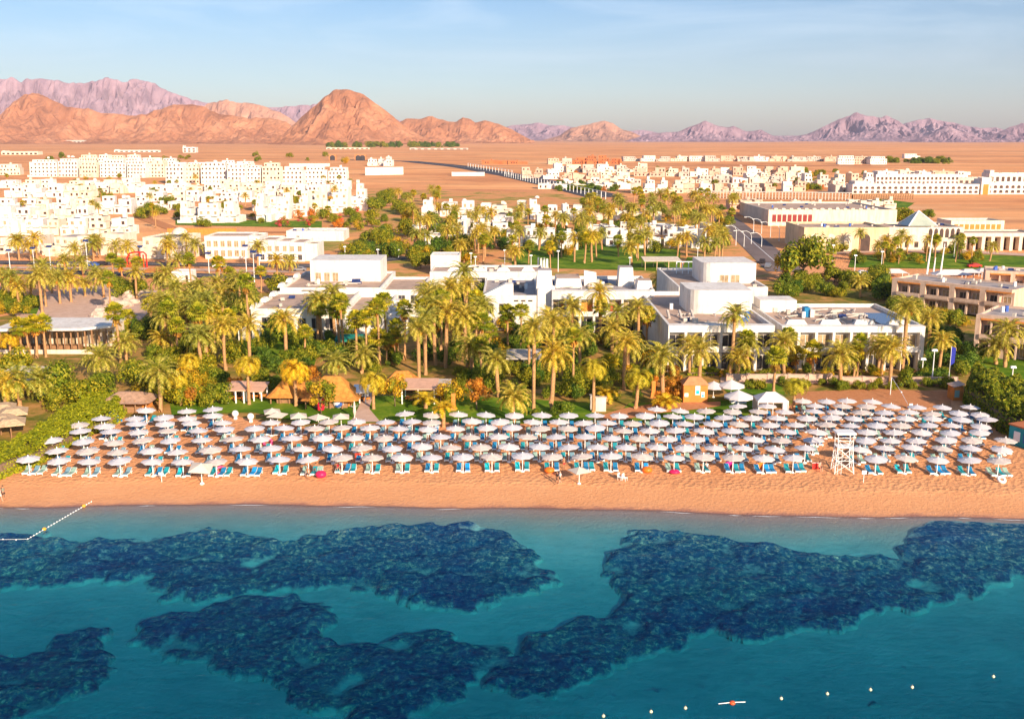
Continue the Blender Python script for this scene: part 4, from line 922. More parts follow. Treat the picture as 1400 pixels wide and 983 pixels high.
B = Bld('hotel_building', 'rear white hotel wing with a long rounded block and pergola on its roof', (q0.x, q0.y + 2, gz(q0.x, q0.y)), 0, None, 'hotel'); W2 = q1.x - q0.x; H2 = H + z_ - gz(q0.x, q0.y) + .3
B.box(0, W2, 0, dd, 0, H2, WHITE, ROOF, .9, .5)
u0 = W2 * .36; v0 = dd * .32; pts = [(W2 - .2, v0), (W2 - .2, v0 + 14), (u0, v0 + 14)] + [(u0 + 3 - 3 * math.cos(t_), v0 + 3 - 3 * math.sin(t_)) for t_ in [0, .3, .6, .9, 1.2, 1.57]]
mb = MB(); mb.prism(pts, H2 - .9, H2 + 4.2, WHITE); B.part('rooftop_block', mb); B.win(W2 * .62, v0 - .04, H2 - .85, 2.2, 2.2, WCURT); B.win(W2 * .75, v0 - .04, H2 - .85, 2.2, 2.2, WCURT)
mb = MB()
for k in range(8): x = W2 * .2 + k * W2 * .075; mb.box(x, x + .2, dd - 6, dd - 5.8, H2 - .85, H2 + 2.2, PLASTIC)
mb.box(W2 * .2, W2 * .73, dd - 6.05, dd - 5.8, H2 + 2.2, H2 + 2.4, PLASTIC); mb.box(W2 * .2, W2 * .73, dd - 6.03, dd - 5.85, H2 + .2, H2 + .35, PLASTIC); B.part('pergola', mb)
ac_units(B, W2 * .15, W2 * .9, 2, v0 - 2, H2 - .84, 8); pipes(B, W2 * .15, W2 * .7, 1, v0 - 1, H2 - .84, 7); B.done((W2 / 2, dd / 2, W2 / 2, dd / 2))

# --- right hand hotel
a, W, H, rz = frame(1066, 1260, 507, 446)
B = Bld('hotel_building', 'long white hotel with curtained balconies and a roof crowded with pipes', a, rz, None, 'hotel'); fh = (H - 1.0) / 2; D = 27
loggia(B, 0, W - .6, 0, 2, fh, 8, 1.6, WHITE, WCURT, 1.0); B.w.box(W - .59, W, -.1, 1.6, 0, H, WHITE)
B.box(0, W, 1.605, D, 0, H, WHITE, ROOF, .8, .4)
for k in range(4): mb = MB(); x = W * (.12 + .24 * k); mb.box(x - 2, x + 2, 1.7, 3.2, H + .005, H + .8, WHITE, taper=.5); B.part('parapet_crest', mb)
mb = MB(); mb.prism([(W * .02, 20), (W * .3, 20), (W * .3, 26), (W * .02, 26)], H - .8, H + 1.8, WHITE); B.part('rooftop_block', mb)
mb = MB(); mb.box(W * .3, W * .34, 14, 16, H - .7, H + 1.2, CUSH['blue']); mb.box(W * .34, W * .37, 13.5, 16, H - .7, H + .9, WHITE); B.part('tank_room', mb)
pipes(B, 3, W - 6, 4, 22, H - .74, 34); ac_units(B, 3, W - 5, 5, 24, H - .74, 12)
mb = MB(); mb.box(W - 6.5, W - 1.5, 5, 18, H - .70, H - .5, DARKM); B.part('solar_panel', mb)
B.done((W / 2, D / 2, W / 2, D / 2))

# --- centre hotel with towers and a terrace
a, W, H, rz = frame(735, 895, 455, 398)
B = Bld('hotel_building', 'white centre hotel with angular rooftop towers and orange curtained terrace', a, rz, None, 'hotel'); fh = (H - 1.7) / 2; D = 26
loggia(B, W * .12, W * .96, 0, 2, fh, 7, 2.2, WHITE, WCURT, 1.7); B.box(0, W, 2.205, D, 0, H, WHITE, ROOFG, .8, .4)
def P_on(B, px, py, z):  # pixel to the building's own frame at height z above its base
    q = plane(px, py, B.loc.z + z) - B.loc; c, s_ = math.cos(-B.rz), math.sin(-B.rz); return q.x * c - q.y * s_, q.x * s_ + q.y * c
for (x0, x1, yb, yt, dp, nm) in [(733, 756, 399, 370, 5, 0), (845, 867, 392, 366, 5, 0), (799, 816, 392, 376, 3, 1), (759, 796, 394, 381, 9, 2), (870, 893, 398, 384, 5, 2)]:
    u0, v0 = P_on(B, x0, yb, H - .8); u1, _ = P_on(B, x1, yb, H - .8); v0 = min(max(v0, 3), D - 6); hh_ = (yb - yt) / ppm((B.loc.x, B.loc.y + v0, B.loc.z + H))
    mb = MB()
    if nm == 1: mb.add([(u0, v0, H - .8), (u1, v0, H - .8), (u1, v0 + dp, H - .8), (u0, v0 + dp, H - .8), (u0, v0 + dp * .6, H + hh_), (u1, v0 + dp * .9, H + hh_ * .8), (u1, v0 + dp, H + hh_ * .8), (u0, v0 + dp, H + hh_)], [(0, 1, 5, 4), (1, 2, 6, 5), (2, 3, 7, 6), (3, 0, 4, 7), (4, 5, 6, 7)], WHITE)
    elif nm == 2: mb.box(u0, u1, v0, v0 + dp, H - .8, H - .8 + hh_, WHITE, ROOF, taper=.4)
    else: mb.box(u0, u1, v0, v0 + dp, H - .8, H - .8 + hh_, WHITE, ROOFG, taper=.35)
    B.part('rooftop_tower', mb)
ac_units(B, 2, W - 3, 4, 20, H - .74, 14); pipes(B, 3, W - 5, 4, 22, H - .74, 8)
mb = MB(); mb.box(W * .36, W * .52, 2.0, 2.12, fh + .3, fh * 1.7, TERRA); mb.box(W * .20, W * .26, 2.0, 2.12, fh + .3, fh * 1.6, TERRA); B.part('curtain', mb)
mb = MB(); mb.box(W * .62, W * .67, 1.0, 1.3, fh + .3, fh * 1.6, RCL); B.part('red_awning', mb); B.done((W / 2, D / 2, W / 2, D / 2))
a, W, H, rz = frame(660, 736, 452, 404)
B = Bld('hotel_building', 'white angular wing with sloping roof edges left of the centre hotel', a, rz, None, 'hotel'); D = 30
B.box(0, W, 0, D, 0, H, WHITE, ROOFG, .6, .4)
mb = MB(); mb.add([(0, -.05, H + .01), (W * .55, -.05, H + .01), (W * .55, 4, H + .01), (0, 4, H + .01), (W * .4, 1, H + 2.4), (W * .55, 1, H + 2.4), (W * .55, 4, H + 2.4), (W * .4, 4, H + 2.4)], [(0, 1, 5, 4), (1, 2, 6, 5), (2, 3, 7, 6), (3, 0, 4, 7), (4, 5, 6, 7)], WHITE); B.part('sloped_parapet', mb)
for k in range(2):
    for j in range(2): B.win(1.5 + k * 3.2, -.02, .4 + j * 3.4, 2, 2.4)
for k in range(3): B.win(W * .6 + k * 1.6, -.02, H - 1.4, 1.0, .35, WHOLE)
ac_units(B, 2, W - 2, 6, 27, H - .54, 12); mb = MB(); mb.add([(W * .2, 8, H - .5), (W * .75, 8, H - .5), (W * .8, 24, H - .4), (W * .3, 24, H - .4)], [(0, 1, 2, 3)], ASPH); B.part('roof_membrane', mb); B.done((W / 2, D / 2, W / 2, D / 2))
# --- long low building behind
a, W, H, rz = frame(588, 742, 399, 372)
B = Bld('hotel_building', 'long low white building with wide balconies behind the garden trees', a, rz, None, 'hotel')
loggia(B, W * .12, W, 0, 1, H - 1.4, 7, 1.8, WHITE, WCURT, 1.4); D = 16; B.box(0, W, 1.8, D, 0, H, WHITE, ROOF, .6, .3); B.w.box(0, W * .12 - .003, 0, 1.8, 0, H, WHITE)
for k in range(4): mb = MB(); x = W * (.15 + .22 * k); mb.box(x, x + W * .12, 1.9, 4, H + .004, H + .9, WHITE, taper=.8); B.part('parapet_crest', mb)
ac_units(B, W * .4, W - 2, 4, 14, H - .54, 9); B.done((W / 2, D / 2, W / 2, D / 2))
a, W, H, rz = frame(589, 628, 376, 349)
B = Bld('pump_house', 'small white box building with two doors standing behind the long low hotel', a, rz, None, 'building'); B.box(0, W, 0, 9, 0, H, WHITE, WHITE, .4, .25)
for x in (.12, .27): B.win(W * x, -.02, .05, W * .09, H * .42, WCURT)
B.win(W * .58, -.02, H * .35, W * .07, H * .1, WHOLE); B.done((W / 2, 4.5, W / 2, 4.5))
# --- left hotel, stepping back from the garden
a, W, H, rz = frame(345, 470, 464, 422)
B = Bld('hotel_building', 'white left hotel stepping back in terraces with brown flat roofs', a, 0, None, 'hotel'); D = 58
B.box(0, W, 0, D * .45, 0, H, WHITE, ROOF, .7, .4); B.box(.6, W + 5, D * .45 + .003, D, 0, H + .8, WHITE, ROOF, .7, .4)
B.box(W + .003, W + 9, 3, D * .45, 0, H - .8, WHITE, ROOF, .7, .4); B.box(W + 5.003, W + 15, D * .45 + .006, D - 8, 0, H + .3, WHITE, ROOF, .7, .4)
for k in range(5): B.w.box(W + 9.003, W + 13.5 - k * .8, 5 + k * 3.2, 5 + (k + 1) * 3.2 - .4, 0, H - 3 + k * .5, WHITE)
for k in range(5): B.w.box(W + 15.003, W + 17.5, D * .45 + k * 4.5, D * .45 + k * 4.5 + 2.6, 0, H - .8, WHITE); B.w.box(W + 15.003, W + 17.2, D * .45 + k * 4.5 + 2.603, D * .45 + k * 4.5 + 4.497, H * .4, H * .55, WHITE)
B.win(3.4, -.02, H * .38, 2.3, H * .34); B.win(1.0, -.02, 0.05, .9, H * .3)
for k in range(3): B.win(W * .55 + k * 3, -.02, H * .35, 1.8, H * .34); B.win(W * .55 + k * 3, -.02, .05, 1.8, H * .27)
for k in range(2): B.win(W + 2.5 + k * 4, 2.98, H * .3, 2, 2.2)
for k in range(3): B.win(W + 7 + k * 3, D * .45 - .02, H - 3, 1.7, 2.0)
for y in (0, 9, 18, 27, 36, 45): mb = MB(); mb.box(-.3, 1.2, y, y + 3.5, H - .1 + (.8 if y > 25 else 0), H + .8 + (.8 if y > 25 else 0), WHITE, taper=.35); B.part('parapet_crest', mb)
mb = MB(); mb.box(W * .25, W * .25 + 18, D * .72, D - 3, H + .15, H + 5.6, WHITE); B.part('rooftop_block', mb)
for k in range(3): B.win(W * .25 + 2 + k * 2.2, D * .72 - .02, H + .2, 1.5, 2.3, WCURT)
for k in range(3): mb = MB(); x = W * .5 + k * 3; y = (10, 22, 38)[k]; mb.add([(x, y, H + .2), (x + 2.2, y, H + .2), (x + 2.2, y + 1.4, H + 1.2), (x, y + 1.4, H + 1.2)], [(0, 1, 2, 3)], DARKM); mb.box(x, x + 2.2, y + 1.4, y + 1.6, H - .5, H + 1.2, CONC); B.part('solar_panel', mb)
ac_units(B, 3, W - 2, 4, D * .4, H - .64, 8); ac_units(B, 3, W - 2, D * .5, D * .7, H + .16, 8); pipes(B, 3, W + 3, 5, D * .65, H + .1, 8)
mb = MB(); mb.box(-2.6, -1, -1.5, 3, 0, 2.2, WHITE); B.part('garden_wall', mb)
B.done(((W + 17) / 2, D / 2, (W + 17) / 2, D / 2))
q = P(481, 478); t = thing('green_awning', q, 'teal green awning over a terrace among the palms', 'awning')
mb = MB(); mb.add([(-3.2, -1.5, 2.4), (3.2, -1.5, 2.4), (3.2, 1.5, 3.0), (-3.2, 1.5, 3.0)], [(0, 1, 2, 3)], mat('green awning cloth', (.01, .22, .17), .8, .1, 1)); mb.box(-3.2, 3.2, -1.5, -1.45, 1.9, 2.39, MATS['green awning cloth']); mb.build('cloth', t)
for x in (-3.1, 3.1):
    for y in (-1.4, 1.4): mb = MB(); mb.tube([(x, y, 0), (x, y, 2.4)], .06, PLASTIC, 6); mb.build('post', t)

# --- pinkish hotel on the right, running diagonally
def pink(px0, pyb0, px1, pyb1, pyt, bays, label, D=14, floors=2):
    a, W, H, rz = frame(px0, px1, pyb0, pyt, pyb1)
    B = Bld('hotel_building', label, a, rz, None, 'hotel'); fh = (H - 1.0) / floors; bw = W / bays
    B.box(0, W, 1.5, D, 0, H, PINKW, ROOFG, .5, .3)
    for k in range(bays):
        x0, x1 = k * bw, (k + 1) * bw
        B.w.box(x0, x0 + bw * .18, -.3, 1.497, 0, H - .7, PINKW)
        B.w.box(x0, x1, -.25, 1.498, H - .69, H + .1, PINKW); B.r.box(x0 + bw * .2, x1 - .05, -.35, -.252, H - .9, H - .55, TERRA)
        for j in range(floors):
            z = j * fh
            if j: B.w.box(x0 + bw * .18 + .003, x1, -.5, 1.49, z - .15, z + .1, PINKW); mb = MB(); mb.box(x0 + bw * .19, x1 - .02, -.6, -.45, z + .105, z + .95, PINKW); B.part('balcony', mb)
            B.win(x0 + bw * .38, 1.44, z + .3, bw * .26, fh * .62); B.win(x0 + bw * .80, 1.44, z + .3, bw * .26, fh * .62, WCURT)
            B.w.box(x0 + bw * .55, x0 + bw * .61, 0, 1.49, z + .11, z + fh - .2, PINKW)
    ac_units(B, 2, W - 3, 3, D - 2, H - .44, 12); B.done((W / 2, D / 2, W / 2, D / 2)); return B
pink(1218, 418, 1380, 440, 390, 4, 'pinkish beige hotel block with four pairs of balconies')
pink(1330, 486, 1440, 500, 436, 3, 'nearer pinkish beige hotel block at the picture edge, below the long one', 16)
pink(1345, 398, 1450, 404, 373, 3, 'farther pinkish beige hotel block behind the long one', 12, 1)
pink(1268, 486, 1326, 470, 418, 2, 'pinkish beige side wing with arched openings between the two blocks', 12, 2) if False else None

# --- beige mall with glass pyramid
a, W, H, rz = frame(1098, 1214, 344, 311)
B = Bld('mall_building', 'sandy beige block with blind arches and one orange doorway', a, rz, None, 'building'); B.box(0, W, 0, 26, 0, H, SANDST, ROOF, .8, .5)
for k in range(5):
    x = W * (.12 + .2 * k)
    if k == 3: B.win(x, -.02, .05, W * .12, H * .72, WARCH)
    else: mb = MB(); mb.box(x - W * .05, x + W * .05, -.1, -.003, 0, H * .55, WHITE2); mb.ball((x, -.05, H * .55), W * .05, WHITE2, 10, 5, (1, .1, 1), True); B.part('blind_arch', mb)
ac_units(B, 2, W - 2, 3, 22, H - .7, 12); B.done((W / 2, 13, W / 2, 13))
a, W, H, rz = frame(1213, 1322, 342, 312)
B = Bld('mall_building', 'cream shopping building carrying a glass pyramid', a, rz, None, 'building'); B.box(0, W, 4, 28, 0, H, WHITE2, ROOF, .8, .4); B.box(W * .05, W, 0, 3.997, 0, H * .5, WHITE2, PAVE, .4, .3)
for k in range(6): B.win(W * (.58 + .07 * k), 3.98, H * .52, W * .045, H * .42, WARCH)
for k in range(7): B.win(W * (.12 + .12 * k), -.02, H * .12, W * .05, H * .26, WHOLE)
q = plane(1270, 311, a.z + H); u = q.x - a.x; s_ = 20 / ppm(q); mb = MB(); v_ = 14
mb.add([(u - s_, v_ - s_, H), (u + s_, v_ - s_, H), (u + s_, v_ + s_, H), (u - s_, v_ + s_, H), (u, v_, H + s_ * .95)], [(0, 1, 4), (1, 2, 4), (2, 3, 4), (3, 0, 4)], mat('green pyramid glass', (.42, .46, .38), .2, .1, .3, spec=.6))
fr_ = B.part('glass_pyramid', mb)
for sx in (-1, 1):
    for sy in (-1, 1): mb = MB(); mb.tube([(u + s_ * sx, v_ + s_ * sy, H), (u, v_, H + s_ * .97)], .28, PLASTIC, 5); mb.build('edge_beam', fr_)
ac_units(B, 2, W - 2, 6, 26, H - .7, 8); B.done((W / 2, 14, W / 2, 14))
a, W, H, rz = frame(1318, 1420, 343, 319)
B = Bld('arcade_building', 'cream arcade with tall columns and dark openings at the drive', a, rz, None, 'building'); B.box(0, W, 3, 16, 0, H, WHITE2, ROOF, .6, .4)
for k in range(9): B.w.box(W * k / 8 - .6, W * k / 8 + .6, 0, 2.997, 0, H * .8, WHITE2)
B.w.box(-.6, W + .6, -.1, 2.996, H * .8 + .003, H, WHITE2)
for k in range(8): B.win(W * (k + .5) / 8, 2.97, .1, W / 8 * .7, H * .66, WHOLE)
B.done((W / 2, 8, W / 2, 8))
a, W, H, rz = frame(1310, 1384, 330, 304)
B = Bld('gallery_building', 'cream building with a band of terracotta arches above the arcade', (a.x, a.y + 8, a.z), rz, None, 'building'); B.box(0, W, 0, 14, 0, H, WHITE2, WHITE2, .7, .4)
for k in range(9): mb = MB(); x = W * (.1 + .1 * k); mb.box(x - W * .035, x + W * .035, -.15, -.003, H * .5, H * .8, TERRA); B.part('terracotta_panel', mb)
B.done((W / 2, 7, W / 2, 7))
a, W, H, rz = frame(1050, 1225, 309, 287)
B = Bld('warehouse', 'large cream flat roofed hall with dark red side panels beside the road', a, rz, None, 'building'); B.box(0, W, 0, 60, 0, H, WHITE2, ROOF, .8, .6)
for k in range(8): mb = MB(); mb.box(W * .03 + k * W * .04, W * .06 + k * W * .04, -.12, -.003, H * .25, H * .7, mat('dark red panel', (.25, .03, .03), .6, .1, 1)); B.part('red_panel', mb)
for k in range(14): mb = MB(); mb.box(W * .04 + k * W * .06, W * .07 + k * W * .06, -.3, .6, H + .003, H + .7, WHITE2, taper=.2); B.part('crenel', mb)
ac_units(B, 4, W - 4, 5, 50, H - .7, 20); B.done((W / 2, 30, W / 2, 30))

# --- white town: stepped houses
TINTS = [WHITE, WHITE, WHITE, WHITE2]
def villa(loc, W, H, D, rz, label, group, key=None, style='step', m=None, rg=bc, name='white_house', cat='house', win=True):
    B = Bld(name, None, loc, rz, group, cat); m = m or rg.choice(TINTS)
    nf = max(1, round(H / 3.3)); fh = H / nf
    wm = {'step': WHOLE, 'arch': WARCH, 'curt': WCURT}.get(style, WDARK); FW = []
    if nf == 1:
        k = rg.uniform(.45, .65); B.box(0, W * k, 0, D, 0, H, m, m, .35, .25); B.box(W * k + .003, W, rg.uniform(0, 1.5), D, 0, H * rg.uniform(.72, .9), m, ROOF, .35, .25)
        FW.append((0, W * k, 0, 0, H))
    else:
        x0, x1, y0 = 0, W, 0; sidey = rg.choice((-1, 1))
        for f_ in range(nf):
            top = (f_ + 1) * fh * (rg.uniform(.9, 1.0) if f_ == nf - 1 else 1)
            B.box(x0, x1, y0, D, f_ * fh + (.004 if f_ else 0), top, m, rg.choice((m, m, ROOF, ROOFG)), rg.choice((.35, .6)), .25)
            FW.append((x0, x1, y0, f_ * fh, top - f_ * fh))
            y0 += rg.uniform(.2, 2.0) if style != 'arch' else rg.uniform(.2, .8)
            if style == 'arch':
                if f_ >= nf - 2: x0 += W * rg.uniform(.02, .16); x1 -= W * rg.uniform(.02, .16)
            elif sidey > 0: x1 -= (x1 - x0) * rg.uniform(.08, .38)
            else: x0 += (x1 - x0) * rg.uniform(.08, .38)
            if rg.random() < .3: sidey = -sidey
        if rg.random() < .5:
            ww = W * rg.uniform(.18, .35); xx = rg.choice((-.1, W - ww + .1)); B.box(xx, xx + ww, -rg.uniform(.8, 2.2), D * .5, 0, fh * rg.uniform(1.0, 1.9), m, m, .35, .25)
        if rg.random() < .45: B.w.box(rg.uniform(-1, W * .3), W * rg.uniform(.6, 1.1), -rg.uniform(3, 4), -2.7, 0, rg.uniform(1.0, 1.8), m)
    if win:
        for (a_, b_, y_, z_, h_) in FW:
            n_ = max(2, int((b_ - a_) / 2.7))
            for k in range(min(n_, 7)):
                x = a_ + (b_ - a_) * (k + .5) / min(n_, 7)
                if rg.random() < (.12 if style == 'arch' else .38): continue
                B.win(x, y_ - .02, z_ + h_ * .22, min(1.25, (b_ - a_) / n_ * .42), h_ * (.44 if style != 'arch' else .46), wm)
        if style in ('step', 'curt') and nf > 1:
            for k in range(2):
                a_, b_, y_, z_, h_ = FW[0]; x = a_ + (b_ - a_) * (.25 + .5 * k); mb = MB(); mb.box(x - 1.3, x + 1.3, y_ - .9, y_ - .003, fh - .1, fh + .02, m); mb.box(x - 1.3, x + 1.3, y_ - .98, y_ - .9, fh - .1, fh + .8, m); B.part('balcony', mb)
    if rg.random() < .3:
        mb = MB(); r_ = min(W, D) * .16; mb.ball((W * rg.uniform(.35, .65), D * .6, H - .1), r_, m, 10, 5, (1, 1, .8), True); B.part('dome', mb, True)
    if rg.random() < .5:
        mb = MB(); x = W * rg.uniform(.3, .6); mb.box(x, x + 1.6, D * .5, D * .5 + 1.6, H - .3, H + rg.uniform(.8, 1.8), m); B.part('stair_head', mb)
    B.done((W / 2, D / 2, W / 2, D / 2)); later(B.t, label, key); return B
def vrow(px0, px1, pyb, pyt, n_, where, style='step', m=None, gap=.06, depth=10, jit=1.5, pyb1=None, adj='white stepped house', **kw):
    xs_ = [px0 + (px1 - px0) * (k + (bc.uniform(-.22, .22) if 0 < k < n_ else 0)) / n_ for k in range(n_ + 1)]
    right_ = px0 > 735 and pyb < 290 and m is None
    for k in range(n_):
        if right_: m = bc.choice((WHITE, WHITE, WHITE2, PINKW, CONC))
        f_ = k / max(1, n_); pb = pyb + ((pyb1 or pyb) - pyb) * f_ + bc.uniform(-jit, jit) * .5
        g = (xs_[k + 1] - xs_[k]) * gap * .5; a = P(xs_[k] + g, pb); b_ = P(xs_[k + 1] - g, pb); W = b_.x - a.x; H = hgt((xs_[k] + xs_[k + 1]) / 2, pb, pyt + ((pyb1 or pyb) - pyb) * f_ + bc.uniform(-1, 1) * min(jit * 1.8, (pyb - pyt) * .25))
        villa(a, W, max(2.6, H), depth * bc.uniform(.7, 1.3), bc.uniform(-.14, .14), adj + ', {} from the left in the ' + where, where, style=style, m=m, **kw)
# left town, back to front
vrow(108, 242, 229, 214, 6, 'upper back row under the left mountains', 'arch')
vrow(236, 345, 232, 219, 5, 'short row behind the arched blocks', 'arch')
vrow(40, 108, 242, 217, 2, 'left end of the tall arched row', 'arch', adj='white arched block')
vrow(-6, 27, 240, 224, 1, 'far left edge below the brown desert', 'arch', adj='domed white block')
vrow(108, 226, 243, 221, 4, 'middle of the tall arched row', 'arch', adj='white arched block')
vrow(226, 385, 251, 223, 6, 'right half of the tall arched row', 'arch', adj='white arched block', pyb1=252)
vrow(385, 475, 251, 229, 3, 'right end group beside the long garden wall', 'arch', adj='white tall windowed block')
vrow(0, 190, 257, 246, 7, 'low row of roofs below the arched blocks', win=True, adj='low white house')
vrow(190, 330, 264, 252, 6, 'line of small roofs below the arched blocks', adj='low white house')
vrow(8, 130, 270, 253, 5, 'second low row on the left slope', adj='plain white house')
vrow(185, 345, 276, 262, 7, 'third line of small white roofs', adj='low white house')
vrow(330, 470, 268, 254, 6, 'line above the bougainvillea gardens', adj='white balcony house')
vrow(-10, 128, 288, 272, 5, 'upper line of the big white cluster at the left edge', adj='white cubic house')
vrow(128, 180, 293, 270, 2, 'pair beside the green slope', adj='white cubic house')
vrow(246, 328, 305, 274, 3, 'three storey row above the green lawn', 'curt', adj='white balcony house')
vrow(350, 500, 303, 266, 6, 'tall row above the red flower beds', 'curt', adj='white balcony house', pyb1=284)
vrow(-10, 125, 305, 283, 5, 'middle line of the big white cluster at the left edge', adj='white cubic house')
vrow(-8, 118, 322, 298, 4, 'lower line of the big white cluster at the left edge', 'curt', adj='white cubic house')
vrow(120, 180, 322, 296, 2, 'pair at the right end of the big white cluster', adj='bright blank house')
vrow(-5, 55, 346, 322, 2, 'roadside row at the left edge', adj='pale flat fronted shop', depth=14)
vrow(56, 182, 349, 320, 3, 'roadside row behind the tall lamps', 'curt', WHITE2, adj='cream windowed shop', depth=14)
vrow(194, 268, 352, 325, 1, 'roadside row', 'curt', WHITE2, adj='cream shop with a brown awning recess', depth=18)
a, W, H, rz = frame(281, 353, 354, 323)
B = Bld('office_building', 'white curved two storey building with ten square bronze windows', a, rz, None, 'building'); B.box(0, W * .82, 0, 16, 0, H, WHITE, ROOF, .5, .3); B.box(W * .82 + .003, W, 3, 16, 0, H * .97, WHITE, ROOF, .5, .3)
for k in range(6):
    for j in range(2): B.win(W * (.08 + .13 * k), -.02, H * (.1 + .42 * j), W * .085, H * .28, WCURT)
B.done((W / 2, 8, W / 2, 8))
a, W, H, rz = frame(353, 433, 358, 330)
B = Bld('office_building', 'white building with a staggered front and seven bronze windows', a, rz, None, 'building')
B.box(0, W * .3, .8, 16, 0, H * 1.05, WHITE, ROOF, .5, .3); B.box(W * .3 + .003, W * .55, .4, 16, 0, H, WHITE, ROOF, .5, .3); B.box(W * .55 + .003, W * .8, 0, 16, 0, H * .95, WHITE, ROOF, .5, .3); B.box(W * .8 + .003, W, 2, 14, 0, H * .85, WHITE, ROOF, .5, .3)
for k in range(6): B.win(W * (.07 + .13 * k), (.78, .78, .38, .38, -.02, -.02)[k], H * .5, W * .07, H * .27, WCURT); B.win(W * (.07 + .13 * k), (.78, .78, .38, .38, -.02, -.02)[k], H * .08, W * .07, H * .27)
B.done((W / 2, 8, W / 2, 8))
a, W, H, rz = frame(392, 470, 330, 316)
B = Bld('courtyard_house', 'low white curved house with roof clutter beside the dirt slope', a, rz, None, 'house'); B.box(0, W, 0, 14, 0, H, WHITE, WHITE, .6, .3); ac_units(B, 1, W - 2, 2, 12, H - .5, 7); B.win(W * .2, -.02, .1, 1.2, 2, WHOLE); B.done((W / 2, 7, W / 2, 7))
vrow(128, 245, 264, 253, 5, 'short line above the green slope', adj='low white house')
vrow(345, 505, 288, 268, 6, 'second tall line above the red flower beds', 'curt', adj='white balcony house')
vrow(180, 250, 288, 277, 3, 'short line beside the green slope', adj='low white house')
vrow(300, 480, 259, 248, 6, 'line right below the tall windowed blocks', adj='low white house')
# retaining walls, long garden wall
def wall_thing(px0, pyb0, px1, pyb1, pyt, m, label, name='boundary_wall', posts=8, th=.5):
    a, W, H, rz = frame(px0, px1, pyb0, pyt, pyb1); t = thing(name, a, label, 'wall', None, rz)
    mb = MB(); mb.box(0, W, 0, th, -.3, H, m); mb.build('wall_panel', t)
    for k in range(posts): x = W * k / max(1, posts - 1); mb = MB(); mb.box(x - .3, x + .3, -.12, th + .12, -.3, H + .25, m); mb.build('post', t)
    mb = MB(); mb.box(-.1, W + .1, -.08, th + .08, H + .003, H + .15, m); mb.build('coping', t); return t
wall_thing(500, 240, 551, 239, 229, WHITE, 'long white arcaded garden wall at the edge of the open desert', posts=12)
wall_thing(230, 321, 322, 321, 313, TERRA, 'orange brown retaining wall below the green lawn', posts=14)
wall_thing(396, 228, 450, 228, 224, WHITE, 'long plain white wall on the desert behind the houses', posts=5, th=4)
wall_thing(618, 241, 662, 241, 236, WHITE, 'isolated flat white wall lying in the open desert', posts=3, th=8)
wall_thing(995, 523, 1135, 523, 513, PAVE, 'pink terrace wall in front of the hotel garden, beside the small lawn', posts=6)
wall_thing(1150, 523, 1305, 524, 517, PAVE, 'pink terrace wall behind the sandy court', posts=6)
vrow(502, 536, 227, 217, 3, 'small group beyond the long arcaded wall', adj='tiny white villa')
# centre villas
vrow(576, 672, 297, 276, 4, 'row facing the desert at the centre', 'curt', adj='white villa', gap=.12)
vrow(672, 702, 294, 280, 1, 'centre gap between two villa rows', adj='small white villa')
vrow(704, 748, 300, 272, 2, 'pair of tall villas at the centre', 'curt', adj='white villa', gap=.1)
vrow(748, 802, 298, 281, 3, 'stepped terrace right of the tall villas', adj='white villa', gap=.1)
vrow(733, 778, 309, 295, 2, 'pair in front of the stepped terrace', adj='white villa', gap=.1)
vrow(617, 700, 322, 302, 3, 'second centre row among the palms', adj='white villa', gap=.15)
vrow(560, 618, 319, 309, 2, 'low pair left among the garden trees', adj='low white villa', gap=.15)
vrow(690, 760, 336, 314, 3, 'row behind the central palms', adj='white villa', gap=.2)
vrow(764, 792, 342, 321, 1, 'centre with a tall arched door', 'arch', adj='white villa', gap=.1)
vrow(800, 905, 322, 307, 5, 'upper row on the centre right', adj='white villa', gap=.1)
vrow(826, 906, 338, 313, 2, 'pair of big cube villas behind the park lawn', adj='white villa', gap=.15)
vrow(906, 980, 338, 314, 3, 'row left of the lamp lined road', adj='white villa', gap=.15)
vrow(630, 700, 309, 297, 3, 'middle line of the centre villas', adj='low villa', gap=.08)
vrow(775, 905, 301, 289, 5, 'line behind the cube villas', adj='low villa', gap=.08)
vrow(905, 985, 322, 309, 3, 'line behind the lamp lined road', adj='low villa', gap=.08)
vrow(580, 660, 336, 322, 3, 'shaded line in the park', adj='low villa', gap=.1)
vrow(735, 870, 259, 250, 6, 'third line beside the dark hedge line', adj='white house', jit=1)
vrow(1020, 1110, 247, 236, 5, 'short line before the brick ruins', adj='white house', jit=1)
vrow(1200, 1330, 240, 233, 5, 'thin line behind the long resort block', adj='low white house', jit=1)
# right distance
vrow(749, 782, 225, 215, 2, 'white part of the long unfinished terrace', adj='pale tower block', gap=.02)
vrow(782, 850, 225, 215, 4, 'brick part of the long unfinished terrace', 'step', BRICK, adj='bare red brick block', gap=.02, name='brick_block')
vrow(749, 885, 236, 226, 6, 'long window row in front of the brick blocks', 'step', adj='cream windowed block', gap=.01)
vrow(852, 1024, 221, 213.5, 8, 'farthest white row on the plain', adj='tiny white block', gap=.04, jit=.6)
vrow(1008, 1145, 221, 214, 6, 'farthest row right of the centre', adj='tiny white block', gap=.04, jit=.6)
vrow(1145, 1213, 225, 213, 3, 'far group before the dark scrub strip', 'arch', adj='white block', gap=.02, jit=.6)
vrow(1236, 1260, 217, 209.5, 1, 'open plain at the far right', adj='lone white block', jit=.4)
vrow(658, 722, 225, 220, 2, 'desert left of the highway', 'step', BRICK, adj='low brown ruin', gap=.05, jit=.4, name='brick_block')
vrow(713, 742, 244, 230, 2, 'pinkish pair beside the highway', m=PINKW, adj='pinkish house', jit=.6)
vrow(742, 862, 245, 236, 6, 'cluster behind the dark hedge line', adj='white house', jit=1)
